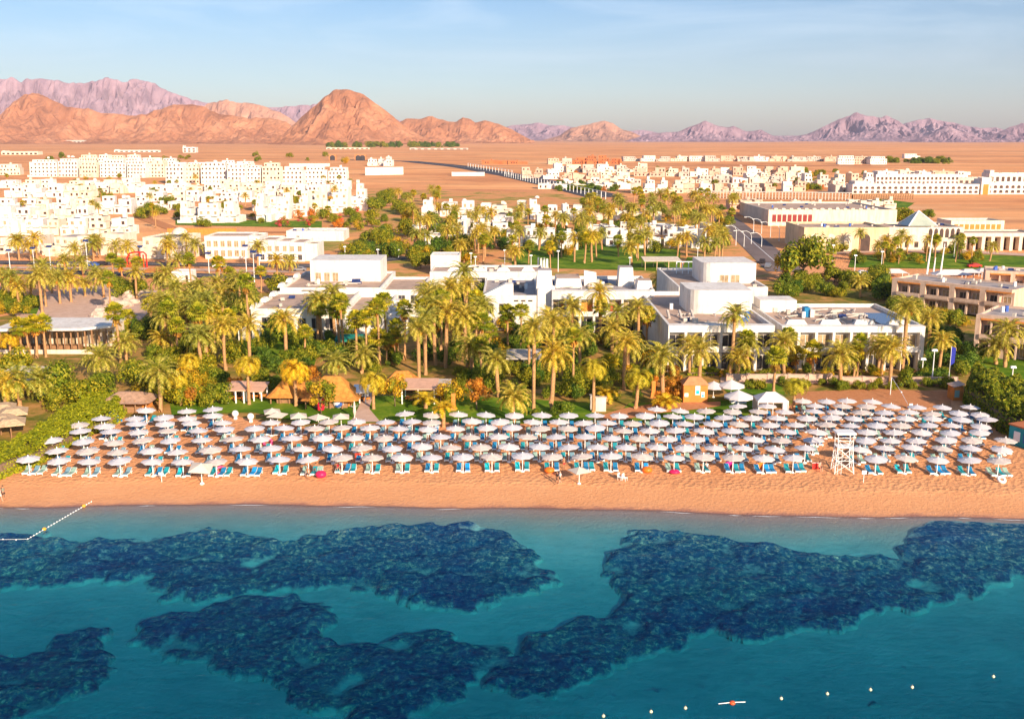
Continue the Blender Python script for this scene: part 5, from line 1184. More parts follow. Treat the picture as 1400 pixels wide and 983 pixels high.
vrow(770, 868, 254, 244, 6, 'second line of the cluster behind the dark hedge line', adj='white house', jit=1)
vrow(862, 935, 264, 245, 4, 'group right of the dark hedge line', adj='tall white house', jit=1)
vrow(932, 1062, 264, 251, 6, 'terrace above the long pergola', adj='white terrace house', jit=.5, gap=.14)
vrow(866, 985, 242, 230, 6, 'upper line on the right plain', adj='white house', jit=1)
vrow(985, 1100, 240, 228, 6, 'upper line below the farthest rows', adj='white house', jit=1)
vrow(930, 1070, 251, 241, 6, 'crowded middle line on the right plain', adj='small house', jit=1.2)
vrow(1070, 1102, 262, 247, 2, 'pair left of the green avenue', adj='big white house', jit=.5)
vrow(1100, 1196, 256, 238, 5, 'group right of the green avenue', adj='white house', jit=1)
vrow(1140, 1200, 264, 251, 3, 'near line right of the green avenue', adj='white house', jit=1)
vrow(998, 1044, 287, 272, 3, 'grey pink group in front of the long pergola', m=PINKW, adj='pinkish villa', jit=.5)
vrow(1066, 1132, 290, 276, 4, 'cream group behind the flat roofed hall', m=WHITE2, adj='cream villa', jit=.6)
vrow(1160, 1225, 286, 274, 4, 'stacked cream group above the flat roofed hall', m=WHITE2, adj='cream villa', jit=.6)
def longb(px0, px1, pyb, pyt, bays, floors, label, m=WHITE, wm=WHOLE, D=14):
    a, W, H, rz = frame(px0, px1, pyb, pyt); B = Bld('resort_building', label, a, rz, None, 'building'); B.box(0, W, 0, D, 0, H, m, ROOF, .6, .4)
    for j in range(floors):
        for k in range(bays): B.win(W * (k + .5) / bays, -.02, H * (.12 + .8 * j / floors), W / bays * .55, H / floors * .5, wm)
    mb = MB(); mb.box(W * .02, W * .1, 1, D - 1, H - .5, H + H * .3, m); B.part('stair_tower', mb); ac_units(B, 2, W - 2, 2, D - 2, H - .5, 6); B.done((W / 2, D / 2, W / 2, D / 2))
longb(1197, 1322, 254, 239, 22, 2, 'long white resort block with two lines of dark windows on the plain')
longb(1165, 1338, 266, 252, 22, 2, 'long arcaded white resort front with sand coloured arches', WHITE, WARCH)
longb(1340, 1420, 266, 250, 10, 2, 'arcaded white resort front at the right edge of the picture', WHITE, WARCH)
longb(1352, 1420, 250, 237, 9, 1, 'rear white resort block at the far right with a crenellated roof')
longb(1310, 1356, 254, 243, 6, 1, 'blue grey resort block between two white ones', CONC)
a, W, H, rz = frame(1340, 1352, 266, 243); B = Bld('gatehouse', 'white gatehouse with an orange panel between the arcades', a, rz); B.box(0, W, -1, 6, 0, H, WHITE, WHITE, .4, .2); mb = MB(); mb.box(W * .2, W * .8, -1.1, -1.003, 0, H * .6, TERRA); B.part('panel', mb); B.done((W / 2, 3, W / 2, 4))
longb(28, 116, 197, 192, 16, 1, 'long grey white industrial shed on the far plain at the left', CONC, WHOLE, 30)
longb(-6, 6, 195, 188, 3, 1, 'white hall at the far left edge of the plain', WHITE, WHOLE, 30)
longb(2, 52, 212, 207.5, 8, 1, 'long flat white hall on the brown ground behind the left town', WHITE2, WHOLE, 20)
longb(156, 218, 208.5, 205.5, 9, 1, 'thin white row of sheds on the plain behind the town', WHITE, WHOLE, 10)
longb(250, 268, 209, 201.5, 3, 2, 'lone white house on the plain behind the town', WHITE, WHOLE, 16)
longb(446, 505, 204.5, 202.2, 9, 1, 'thin white compound before the far dark grove', WHITE2, WHOLE, 12)
longb(560, 640, 205, 202.8, 9, 1, 'second thin compound right of the far dark grove', CONC, WHOLE, 12)
# --- left restaurant and garden shelters
a, W, H, rz = frame(2, 142, 482, 449)
B = Bld('restaurant', 'open restaurant with a long white roof on brown posts at the left', a, rz, None, 'restaurant'); H = min(H, 6)
B.w.box(0, W, 6, 12, 0, H - .5, WHITE2); B.r.prism([(-1, -1), (W * .8, 0), (W + 1, 4), (W, 13), (-1, 13)], H - .5, H, WHITE, WHITE)
for k in range(16): mb = MB(); x = W * k / 15; mb.box(x - .12, x + .12, .2 + (x / W) * 1.5, .45 + (x / W) * 1.5, 0, H - .5, WOOD); B.part('post', mb)
for k in range(8): B.win(W * (k + .5) / 8, 5.97, .5, W / 9, H * .6, WCURT)
mb = MB(); mb.box(-1, W, -1.6, -1.4, 0, .9, WHITE2); B.part('terrace_wall', mb); mb = MB(); mb.box(0, W * .7, 3, 5, .0, .8, WOOD); B.part('seating', mb); B.done((W / 2, 6, W / 2, 6.5))
def shelter(px0, px1, pyb, pyt, label, name='pergola_shelter', roof=WHITE2, post=WOOD, D=6, seats=True, rzz=None, cat='shelter'):
    a, W, H, rz = frame(px0, px1, pyb, pyt); rz = rz if rzz is None else rzz; t = thing(name, a, label, cat, None, rz)
    mb = MB(); mb.add([(-.4, -.4, H), (W + .4, -.4, H), (W + .4, D + .4, H + .5), (-.4, D + .4, H + .5), (-.4, -.4, H - .15), (W + .4, -.4, H - .15), (W + .4, D + .4, H + .35), (-.4, D + .4, H + .35)], [(0, 1, 2, 3), (7, 6, 5, 4), (0, 4, 5, 1), (1, 5, 6, 2), (2, 6, 7, 3), (3, 7, 4, 0)], roof); mb.build('roof', t)
    n_ = max(2, int(W / 3.5))
    for k in range(n_ + 1):
        for y in (0, D): mb = MB(); x = W * k / n_; mb.box(x - .1, x + .1, y - .1, y + .1, 0, H - .1, post); mb.build('post', t)
    if seats:
        for k in range(n_): mb = MB(); x = W * (k + .5) / n_; mb.box(x - 1, x + 1, D * .35, D * .6, .5, .75, TERRA); mb.box(x - .2, x + .2, D * .4, D * .5, 0, .5, WOOD); mb.build('table', t)
    FOOT.append((a.x + W / 2, a.y + D / 2, W / 2, D / 2, rz)); return t
shelter(-12, 52, 546, 521, 'white roofed terrace shelter with red seating behind the left hedge', D=9)
for k, (x, y) in enumerate([(4, 578), (20, 584), (2, 595), (16, 599)]):
    q = P(x, y); t = thing('straw_canopy_shelter', q, ['upper left', 'upper right', 'lower left', 'lower right'][k] + ' one of the four thatched square shades beyond the left hedge', 'shade', 'thatched square shades', .4)
    mb = MB(); mb.box(-2.1, 2.1, -2.1, 2.1, 2.3, 2.5, mat('straw', (.62, .42, .25), .95, .2, 2, .05)); mb.box(-2.1, 2.1, -2.1, 2.1, 2.503, 3.1, MATS['straw'], taper=1.2); mb.build('roof', t); mb = MB(); mb.tube([(0, 0, 0), (0, 0, 2.3)], .1, WOOD, 6); mb.build('post', t)
# thatched pavilions
def hiproof(px0, px1, pyb, pyt, label, ridge=.35, m=THATCH, wallf=.45):
    a, W, H, rz = frame(px0, px1, pyb, pyt); D = W * .8; t = thing('thatched_pavilion', a, label, 'pavilion'); h0 = H * wallf * .55; H *= .8
    e = .8; n_ = 10; mb = MB(); prof = [(0, 0), (.25, .16), (.5, .42), (.75, .72), (1, 1)]
    rings = []
    for f_, g_ in prof:
        hx = (W / 2 + e) * (1 - f_) + W / 2 * ridge * f_; hy = (D / 2 + e) * (1 - f_) + .3 * f_; rings.append([(W / 2 + sx * hx * (1 if c_ == 0 else .82), D / 2 + sy * hy * (1 if c_ == 1 else .82), h0 + (H - h0) * g_) for sx, sy, c_ in ((-1, -1, 0), (-1, -1, 1), (1, -1, 1), (1, -1, 0), (1, 1, 0), (1, 1, 1), (-1, 1, 1), (-1, 1, 0))])
    vs = [v for r_ in rings for v in r_]; fs = [(i * 8 + k, i * 8 + (k + 1) % 8, (i + 1) * 8 + (k + 1) % 8, (i + 1) * 8 + k) for i in range(4) for k in range(8)] + [tuple(range(32, 40)), tuple(range(7, -1, -1))]
    mb.add(vs, fs, m); mb.build('roof', t)
    mb = MB(); mb.box(W * .1, W * .9, D * .25, D * .9, 0, h0 + .3, TERRA); mb.build('wall', t)
    for k in range(5): mb = MB(); mb.tube([(W * k / 4, .2, 0), (W * k / 4, .2, h0 + .35)], .13, WOOD, 6); mb.build('post', t)
    mb = MB(); mb.box(W * .15, W * .85, D * .1, D * .2, 0, 1.0, WOOD); mb.build('counter', t); FOOT.append((a.x + W / 2, a.y + D / 2, W / 2, D / 2, 0)); return t
hiproof(418, 484, 560, 510, 'large orange thatched pavilion behind the red stand')
hiproof(370, 420, 553, 512, 'brownish thatched pavilion half hidden by palms, left of the big one')
hiproof(524, 572, 536, 505, 'orange thatched dome roof above the beach bar')
hiproof(140, 200, 566, 535, 'weathered thatched shelter beside the blue slide', .5, mat('grey thatch', (.50, .30, .20), .95, .2, 1.6, .05), .9)
shelter(550, 594, 553, 531, 'beach bar with a pink flat roof on white posts', 'beach_bar', mat('pink roof felt', (.70, .40, .27), .9, .1, 1), PLASTIC, 5, cat='bar')
shelter(593, 612, 549, 530, 'small grey canopy over tables beside the beach bar', 'table_canopy', CONC, WOOD, 4)
shelter(312, 334, 552, 533, 'white framed gazebo on the lawn with a beige roof, the nearer to the hedge', 'gazebo', mat('pink roof felt', (.70, .40, .27)), PLASTIC, 4)
shelter(337, 358, 549, 534, 'second white framed gazebo behind a pale palm trunk', 'gazebo', MATS['pink roof felt'], PLASTIC, 4)
shelter(484, 500, 552, 536, 'small white canopy at the thatched pavilion entrance', 'gazebo', PLASTIC, PLASTIC, 3)
shelter(695, 738, 508, 490, 'dark terrace shelter with white chairs among the central palms', 'terrace_shelter', CONC, METAL, 6)
shelter(1255, 1262, 520, 500, 'narrow canopy', 'gazebo') if False else None
shelter(930, 985, 364, 358, 'cream garden colonnade on the park lawn', 'colonnade', WHITE2, WHITE2, 5, False) if False else None
shelter(882, 930, 370, 357, 'flat cream colonnade at the edge of the park', 'colonnade', WHITE2, SANDST, 8, False)
shelter(196, 236, 384, 372, 'low orange roofed car shelter beside the road', 'car_shelter', TERRA, METAL, 6, False)
a, W, H, rz = frame(235, 262, 386, 371); B = Bld('kiosk', 'plain white cube kiosk beside the orange car shelter', a, rz); B.box(0, W, 0, 5, 0, H, WHITE, WHITE, .3, .2); B.win(W * .77, -.02, 0.05, .7, 2.0, WHOLE); B.done((W / 2, 2.5, W / 2, 2.5))
# orange play hut
a, W, H, rz = frame(934, 967, 551, 516)
B = Bld('play_hut', 'orange hut with white window panels beside the brick path', a, rz, None, 'hut'); B.w.box(0, W, 0, W * .7, 0, H * .72, TERRA)
mb = MB(); mb.add([(-.2, -.2, H * .7), (W + .2, -.2, H * .7), (W + .2, W * .7 + .2, H * .7), (-.2, W * .7 + .2, H * .7), (W * .25, W * .3, H * .95), (W * .75, W * .3, H * .95), (W * .75, W * .45, H * .95), (W * .25, W * .45, H * .95)], [(0, 1, 5, 4), (1, 2, 6, 5), (2, 3, 7, 6), (3, 0, 4, 7), (4, 5, 6, 7)], mat('faded orange roof', (.62, .27, .12), .9, .15, 1)); B.part('hut_roof', mb)
for (x, z, w_, h_) in [(.58, .32, .20, .35), (.80, .22, .14, .22), (.12, .25, .16, .14)]:
    mb = MB(); mb.box(W * (x - w_ / 2), W * (x + w_ / 2), -.08, -.003, H * z, H * (z + h_), PLASTIC); mb.box(W * (x - w_ / 3), W * (x + w_ / 3), -.1, -.083, H * (z + .04), H * (z + h_ * .5), CUSH['turquoise']); B.part('window_panel', mb)
B.done((W / 2, W * .35, W / 2, W * .35))
# small beach huts at right and left
a, W, H, rz = frame(1303, 1316, 548, 524)
B = Bld('beach_hut', 'narrow terracotta hut with a green board at the foot of the right hedge', a, rz, None, 'hut'); B.box(0, W, 0, 2.5, 0, H * .8, TERRA, TERRA, 0); mb = MB(); mb.add([(-.2, -.3, H * .78), (W + .2, -.3, H * .95), (W + .2, 2.7, H * .95), (-.2, 2.7, H * .78)], [(0, 1, 2, 3)], PAVE); B.part('hut_roof', mb); mb = MB(); mb.box(W * .1, W * .6, -.06, -.003, H * .2, H * .6, CUSH['pale green']); B.part('board', mb); B.done((W / 2, 1.2, W / 2, 1.2))
a, W, H, rz = frame(1378, 1425, 606, 588, 622)
B = Bld('dive_shop', 'turquoise walled hut with a rusty red flat roof at the right edge of the beach', a, rz, None, 'hut'); B.w.box(0, W, 0, 4, 0, H, mat('turquoise paint', (.02, .30, .34), .7, .12, 1)); B.r.box(-.15, W + .15, -.15, 4.15, H + .003, H + .2, BRICK)
for k in range(3): mb = MB(); mb.box(W * (.15 + .28 * k), W * (.33 + .28 * k), -.06, -.003, H * .25, H * .75, BCL if k else PLASTIC); B.part('painted_panel', mb)
B.done((W / 2, 2, W / 2, 2))
a, W, H, rz = frame(-8, 10, 650, 634); t = thing('screen_fence', a, 'pale green fabric fence at the left edge of the beach', 'fence', None, rz)
mb = MB(); mb.box(0, W, 0, .05, 0, H, CUSH['pale green']); mb.build('fabric_panel', t)
for k in range(4): mb = MB(); mb.tube([(W * k / 3, .06, 0), (W * k / 3, .06, H + .1)], .04, WOOD, 5); mb.build('post', t)
# long pergola fence on the plain
def posts_fence(px0, pyb0, px1, pyb1, H, n_, label, m=CONC, name='pergola_fence', pr=.25, D=4):
    a = P(px0, pyb0); b_ = P(px1, pyb1); t = thing(name, a, label, 'fence'); d = b_ - a; d.z = 0; L = d.length; d.normalize(); s_ = Vector((-d.y, d.x, 0))
    for k in range(n_):
        o = d * (L * k / (n_ - 1)); z = gz(a.x + o.x, a.y + o.y) - a.z; mb = MB(); mb.box(o.x - pr, o.x + pr, o.y - pr, o.y + pr, z, z + H, m); mb.build('post', t)
    mb = MB()
    for k in range(12):
        o0 = d * (L * k / 12); o1 = d * (L * (k + 1) / 12); z0 = gz(a.x + o0.x, a.y + o0.y) - a.z + H; z1 = gz(a.x + o1.x, a.y + o1.y) - a.z + H
        mb.tube([(o0.x, o0.y, z0), (o1.x, o1.y, z1)], pr * .8, m, 4)
        if D > 1: mb.tube([(o0.x + s_.x * D, o0.y + s_.y * D, z0), (o1.x + s_.x * D, o1.y + s_.y * D, z1)], pr * .8, m, 4); mb.tube([(o0.x, o0.y, z0 * .5 + .0), (o1.x, o1.y, z1 * .5)], pr * .6, WOOD, 4)
    mb.build('rail', t)
posts_fence(945, 271, 1165, 274, 4.2, 50, 'long pale pergola running across the plain below the terraces')
posts_fence(1165, 274, 1248, 273, 3.4, 26, 'right end of the pergola below the arcaded resort', WOOD)
posts_fence(690, 241.5, 828, 273, 4.5, 34, 'white posted fence along the near side of the highway', PLASTIC, 'highway_fence', .16, 0)
posts_fence(640, 229, 700, 240, 4.5, 16, 'white posted fence at the far end of the highway', PLASTIC, 'highway_fence', .18, 0)
for k, (x, w_) in enumerate([(452, 6), (487, 5), (493, 5)]):
    q = P(x + 3, 219.5); t = thing('culvert', q, ['left', 'middle', 'right'][k] + ' one of three dark arched openings in the highway embankment', 'culvert'); mb = MB(); mb.box(-5, 5, -2, 2, -1, 8, BRICKP); mb.build('headwall', t); mb = MB(); mb.box(-3.5, 3.5, -2.2, -2.01, 0, 4.5, GLASS); mb.ball((0, -2.1, 4.5), 3.5, GLASS, 10, 4, (1, .03, .7), True); mb.build('opening', t)  # opening is a dark slab, its colour standing for the shade inside
# red sculpture by the road
q = P(185, 366); t = thing('red_sculpture', q, 'large red frame sculpture with upright bars beside the road', 'sculpture')
for (pts, r_) in [([(-2.5, 0, .2), (-2.5, 0, 3), (-1.5, 0, 4.6), (0, 0, 5), (3, 0, 5), (3.8, 0, 4.3), (3.8, 0, 0)], .28), ([(2.8, 0, 0), (2.8, 0, 4.2)], .25), ([(1.8, 0, .8), (1.8, 0, 5)], .22), ([(-3.6, 0, 0), (-3.4, 0, 1.8), (-2.9, 0, 0)], .25), ([(-1.8, 0, 0), (-1.6, 0, 2), (-1, 0, 0)], .25)]:
    mb = MB(); mb.tube(pts, r_, RED, 6); mb.build('bar', t)
# rocks of the dry waterfall
rk = random.Random(3)
for k in range(22):
    x = rk.uniform(128, 205); y = 432 - (x - 128) * .42 + rk.uniform(-7, 7); q = P(x, y); s_ = rk.uniform(.6, 2.0)
    vs = []; mb = MB(); mb.ball((0, 0, 0), s_, ROCKM, 9, 6, (1.3, 1, .8)); mb.v = [tuple(Vector(v) * (1 + .35 * noise.noise(Vector(v) * 1.1 + Vector((k, 0, 0))))) for v in mb.v]
    later(tag(mb.build('rock', None, False, (q.x, q.y, q.z + s_ * .3)), None, 'rock', 'pale rocks of the dry waterfall'), '{} pale rock from the left in the dry waterfall garden')
# street lamps
def lamp(q, H, kind, label, key=None, group='street lamps'):
    t = thing('street_lamp', q, None, 'street lamp', group); mb = MB()
    mb.tube([(0, 0, 0), (0, 0, H * .9), (0, 0, H)], [.13, .09, .07], PLASTIC, 6); mb.build('pole', t)
    if kind == 'solar': mb = MB(); mb.add([(-.9, -.5, H - .1), (.9, -.5, H - .1), (.9, .5, H + .5), (-.9, .5, H + .5)], [(0, 1, 2, 3)], DARKM); mb.build('solar_panel', t); mb = MB(); mb.tube([(0, 0, H - .6), (1.4, 0, H - .3)], .06, PLASTIC, 5); mb.box(1.2, 1.9, -.15, .15, H - .36, H - .22, METAL); mb.build('lamp_head', t)
    elif kind == 'bow': mb = MB(); mb.tube([(0, 0, H), (-.6, 0, H + 1.2), (-2, 0, H + 1.9), (-3.4, 0, H + 1.8)], .08, PLASTIC, 5); mb.box(-4.2, -3.2, -.2, .2, H + 1.65, H + 1.85, PLASTIC); mb.build('lamp_head', t)
    else: mb = MB(); mb.box(-.5, .5, -.3, .3, H, H + .35, PLASTIC, taper=.1); mb.build('lamp_head', t)
    later(t, label, key)
for x, y, yt in [(14, 368, 343), (47, 366, 340), (70, 372, 338), (120, 366, 330), (193, 362, 338), (227, 358, 345), (286, 374, 347), (337, 372, 337), (348, 386, 345), (355, 370, 350), (448, 372, 350)]:
    q = P(x, y); lamp(q, hgt(x, y, yt), 'solar', 'tall lamp with a tilted solar panel, {} from the left along the promenade road')
for x, y, yt in [(1006, 336, 310), (1017, 338, 318), (1030, 318, 299), (1041, 320, 302), (1053, 326, 306), (1065, 330, 309), (1027, 334, 320), (1041, 338, 322)]:
    q = P(x, y); lamp(q, hgt(x, y, yt) * .8, 'bow', 'white bow necked lamp, {} from the left over the sloping road')
for x, y, yt in [(472, 357, 338), (517, 358, 342), (545, 353, 342), (644, 367, 347), (650, 369, 352), (690, 366, 343), (726, 368, 350), (763, 372, 344), (953, 368, 340), (861, 364, 353)]:
    q = P(x, y); lamp(q, hgt(x, y, yt), 'head', 'white garden lamp post, {} from the left among the central palms')
for x, y, yt in [(1138, 360, 336), (1204, 376, 345), (1168, 375, 350), (1304, 352, 330), (1383, 524, 503), (1274, 522, 480), (1260, 516, 492)]:
    q = P(x, y); lamp(q, hgt(x, y, yt), 'head', 'white lamp post, {} from the left on the right hand side of the resort')
for k, (x, y, yt) in enumerate([(736, 366, 352), (740, 367, 353), (744, 367, 353), (748, 367, 354)]):
    q = P(x, y); t = thing('pylon', q, None, 'pylon', 'four white pylons behind the centre hotel'); h_ = hgt(x, y, yt); mb = MB(); mb.box(-.35, .35, -.35, .35, 0, h_, PLASTIC, taper=.1); mb.build('shaft', t); mb = MB(); mb.box(-.5, .5, -.5, .5, -.2, .4, CONC); mb.build('base', t); later(t, '{} of the four slender white pylons from the left')
for x, y, yt, lb in [(1265, 390, 315, 'tallest slanting white mast on the pinkish hotel forecourt'), (1275, 380, 352, 'thick grey white mast between the two tall ones'), (1284, 385, 333, 'second tall white mast on the pinkish hotel forecourt')]:
    q = P(x, y); t = thing('mast', q, lb, 'mast'); h_ = hgt(x, y, yt); mb = MB(); mb.tube([(0, 0, 0), (h_ * .06, 0, h_)], [.35, .12], PLASTIC, 6); mb.build('shaft', t); mb = MB(); mb.box(-.7, .7, -.7, .7, 0, 1, CONC); mb.build('base', t)
# forecourt tents behind the pinkish hotel
for k, (x0, x1, yb, yt) in enumerate([(1212, 1242, 381, 369), (1278, 1330, 386, 370), (1315, 1342, 380, 369), (1338, 1362, 378, 368)]):
    a, W, H, rz = frame(x0, x1, yb, yt); t = thing('canopy_tent', a, None, 'tent', 'white canopies on the forecourt'); mb = MB(); mb.add([(0, 0, H * .6), (W, 0, H * .6), (W, 5, H * .6), (0, 5, H * .6), (W * .3, 2.5, H), (W * .7, 2.5, H)], [(0, 1, 5, 4), (1, 2, 5), (2, 3, 4, 5), (3, 0, 4)], CANVAS); mb.build('canopy', t)
    for x in (0, W):
        for y in (0, 5): mb = MB(); mb.tube([(x, y, 0), (x, y, H * .6)], .1, PLASTIC, 5); mb.build('pole', t)
    later(t, 'white peaked canopy, {} from the left behind the pinkish hotel')
# cars
mb = MB(); mb.tube([(-.1, 0, 0), (.1, 0, 0)], .32, mat('tyre rubber', (.02, .02, .02), .8, .1, 3), 12); WHEEL = mb.mesh('wheel')
def car(q, rz, m, label):
    t = thing('parked_car', q, label, 'car', 'cars along the promenade road', rz)
    pr = [(-2.15, .35), (-2.15, .75), (-1.9, .92), (-1.0, .98), (-.55, 1.42), (.85, 1.42), (1.5, 1.0), (2.1, .9), (2.15, .4)]
    mb = MB(); n_ = len(pr); vs = [(x, -.85, z) for x, z in pr] + [(x, .85, z) for x, z in pr]; mb.add(vs, [tuple(range(n_)), tuple(range(2 * n_ - 1, n_ - 1, -1))] + [(i, i + n_, (i + 1) % n_ + n_, (i + 1) % n_) for i in range(n_)], m); mb.build('body', t)
    mb = MB(); mb.box(-.6, .95, -.86, .86, 1.02, 1.32, GLASS); mb.build('side_glass', t)
    for x in (-1.35, 1.35):
        for y in (-.82, .82): o = put('wheel', WHEEL, t, (x, y, .32)); o.rotation_euler = (0, 0, math.pi / 2)
    return t
CM = {'white': PLASTIC, 'silver': METAL, 'dark blue': BCL, 'black': BLK, 'red': RED}
CL = [(88, 364, 'white'), (98, 363.5, 'dark blue'), (107, 364, 'silver'), (117, 363, 'white'), (126, 364.5, 'dark blue'), (138, 363, 'black'), (243, 363, 'black'), (252, 364, 'silver'), (300, 366, 'white'), (410, 371, 'silver'), (1042, 360, 'black'), (1050, 366, 'silver'), (1178, 376, 'white'), (1188, 377, 'silver'), (1198, 377, 'white'), (1332, 366, 'red')]
for x, y, col in CL: q = P(x, y); later(car(q, bc.uniform(-.08, .08) + (1.2 if 1030 < x < 1060 else 0), CM[col], None), col + ' parked car, {} from the left among all the cars in view', 'car')
# ================================================================== VEGETATION
def palm_crown(seed, kind):
    rg = random.Random(seed); mb = MB()
    LM_ = {'d': LEAFD, 'f': LEAFF, 'r': LEAFR, 'y': LEAFR}[kind]
    if kind in 'dry':
        nf_ = {'d': 42, 'r': 36, 'y': 22}[kind]; L0 = {'d': 3.5, 'r': 3.1, 'y': 2.3}[kind]
        for i in range(nf_):
            az = i * 2.39996 + rg.uniform(-.2, .2); f_ = i / nf_
            el = {'d': 1.45 - 1.75 * f_, 'r': 1.35 - 1.25 * f_, 'y': 1.35 - .9 * f_}[kind] + rg.uniform(-.12, .12)
            L = L0 * rg.uniform(.85, 1.1); g = {'d': .16, 'r': .30, 'y': .17}[kind]
            pts = [Vector((0, 0, 0))]; e = el; ns = 7
            for k in range(ns):
                pts.append(pts[-1] + Vector((math.cos(az) * math.cos(e), math.sin(az) * math.cos(e), math.sin(e))) * L / ns); e -= g * (1 + k * .25)
            side = Vector((-math.sin(az), math.cos(az), 0)); vs = []; fs = []
            for k in range(ns):
                for q_ in range(3):
                    a = pts[k].lerp(pts[k + 1], q_ / 3); d = (pts[k + 1] - pts[k]).normalized(); up = side.cross(d)
                    tt = (k + q_ / 3) / ns
                    if tt < .12: continue
                    ll = .52 * math.sin(math.pi * min(1, .18 + tt * .82)) ** .6 + .12
                    for s_ in (-1, 1):
                        tip = a + side * s_ * ll * .82 + d * ll * .55 + (up * (.28 if kind == 'd' else -.05) + Vector((0, 0, -.1 if kind != 'd' else 0))) * ll
                        w_ = d * .075; o = len(vs); vs += [a - w_, a + w_, tip]; fs.append((o, o + 1, o + 2) if s_ < 0 else (o + 2, o + 1, o))
            o = len(vs)
            for k in range(ns): vs += [pts[k] - side * .04, pts[k] + side * .04]
            vs.append(pts[-1])
            for k in range(ns - 1): fs.append((o + 2 * k, o + 2 * k + 1, o + 2 * k + 3, o + 2 * k + 2))
            mb.add(vs, fs, LM_)
    else:
        for i in range(42):
            az = i * 2.39996; f_ = i / 42; el = 1.4 - 2.0 * f_ + rg.uniform(-.15, .15); L = rg.uniform(1.0, 1.35)
            c = Vector((math.cos(az) * math.cos(el), math.sin(az) * math.cos(el), math.sin(el))) * L + Vector((0, 0, .1))
            d = c.normalized(); side = Vector((-math.sin(az), math.cos(az), 0)); up = side.cross(d)
            nl_ = 9; vs = [c * .9]; fs = []
            for k in range(nl_):
                a = -1.9 + 3.8 * k / (nl_ - 1); rr = rg.uniform(.75, 1.0)
                dirn = d * math.cos(a) + side * math.sin(a); tip = c + dirn * rr + Vector((0, 0, -.30)) * rr + up * rg.uniform(-.05, .15)
                pr = Vector((0, 0, 0)) + (d * -math.sin(a) + side * math.cos(a)) * .11
                o = len(vs); m_ = c + dirn * rr * .5; vs += [m_ - pr * 1.2, m_ + pr * 1.2, tip]; fs += [(0, o, o + 1), (o, o + 2, o + 1)]
            mb.add(vs, fs, LM_)
            mb.tube([(0, 0, 0), tuple(c)], .02, LM_, 3, False)
    return mb.mesh('crown')
def skirt_mesh(seed, big):
    rg = random.Random(seed); mb = MB(); n_ = 40 if big else 26; r_ = 1.0 if big else .55; L = 1.6 if big else 1.0
    for i in range(n_):
        a = rg.uniform(0, 6.28); z = rg.uniform(-.9, .0); rr = r_ * rg.uniform(.4, 1); p0 = Vector((math.cos(a) * .2, math.sin(a) * .2, z + .1)); p1 = Vector((math.cos(a) * rr, math.sin(a) * rr, z - L * rg.uniform(.3, .8))); s_ = Vector((-math.sin(a), math.cos(a), 0)) * .16
        mb.add([p0 - s_ * .4, p0 + s_ * .4, p1 + s_, p1 - s_], [(0, 1, 2, 3)], SKIRT)
    return mb.mesh('dead_fronds')
CROWN = {k: [palm_crown(100 + i * 7 + ord(k), k) for i in range({'d': 5, 'f': 5, 'r': 4, 'y': 3}[k])] for k in 'dfry'}
SKIRTS = [skirt_mesh(i, i % 2 == 0) for i in range(4)]
def trunk_mesh(r0, r1, bend, seed):
    rg = random.Random(seed); mb = MB(); n_ = 12; pts = []; rs = []
    for k in range(n_ + 1):
        f_ = k / n_; pts.append((bend * math.sin(f_ * 1.6) * .6, bend * .4 * f_ * f_, f_)); rs.append((r0 + (r1 - r0) * f_) * (1.25 if k == 0 else 1) * rg.uniform(.92, 1.08))
    mb.tube(pts, rs, TRUNK, 7); return mb.mesh('trunk', True), Vector(pts[-1])
TRK = {'d': [trunk_mesh(.26, .30, b_, i) for i, b_ in enumerate((0, .5, -.6))], 'f': [trunk_mesh(.24, .15, b_, i + 5) for i, b_ in enumerate((0, .5, -.5))], 'r': [trunk_mesh(.26, .18, b_, i + 9) for i, b_ in enumerate((0, .4))], 'y': [trunk_mesh(.26, .26, 0, 20)]}
mb = MB(); 
rg_ = random.Random(8)
for i in range(5):
    a = i * 1.256; c_ = Vector((math.cos(a) * .55, math.sin(a) * .55, -.55)); mb.tube([(0, 0, 0), (c_.x * .8, c_.y * .8, .05), tuple(c_)], .03, SKIRT, 3); mb.ball(tuple(c_ + Vector((0, 0, -.15))), .2, mat('orange dates', (.62, .25, .03), .7, .2, 8), 6, 4, (1, 1, 1.7))
DATES = mb.mesh('date_cluster')
KN = {'d': ('date_palm', 'date palm'), 'f': ('fan_palm', 'fan palm'), 'r': ('drooping_palm', 'drooping palm'), 'y': ('young_palm', 'young palm')}
pg = random.Random(21); PALMS = []; NP = 0
def palm(x, y, H, kind, where, sc=1.0, exact=False):
    global NP
    if not exact and not clear(x, y, .8): return
    NP += 1
    q = (x, y, gz(x, y) - .1); sc *= pg.uniform(.88, 1.12); rz = pg.uniform(0, 6.28)
    t = thing(KN[kind][0], q, None, 'palm tree', KN[kind][1] + 's ' + where, rz)
    tm, top = pg.choice(TRK[kind]); o = put('trunk', tm, t, (0, 0, 0), 0, (sc, sc, H)); top = Vector((top.x * sc, top.y * sc, H))
    put('crown', pg.choice(CROWN[kind]), t, top, 0, (sc, sc, sc * pg.uniform(.9, 1.1)))
    if kind == 'f': put('dead_fronds', pg.choice(SKIRTS), t, top, 0, (sc,) * 3)
    if kind == 'd' and pg.random() < .35: put('date_cluster', DATES, t, top, 0, (sc,) * 3)
    size = 'tall' if H > 9 else ('mid-height' if H > 5 else 'low')
    later(t, size + ' ' + KN[kind][1] + ', {} from the left ' + where, KN[kind][1] + where)
    PALMS.append((x, y))
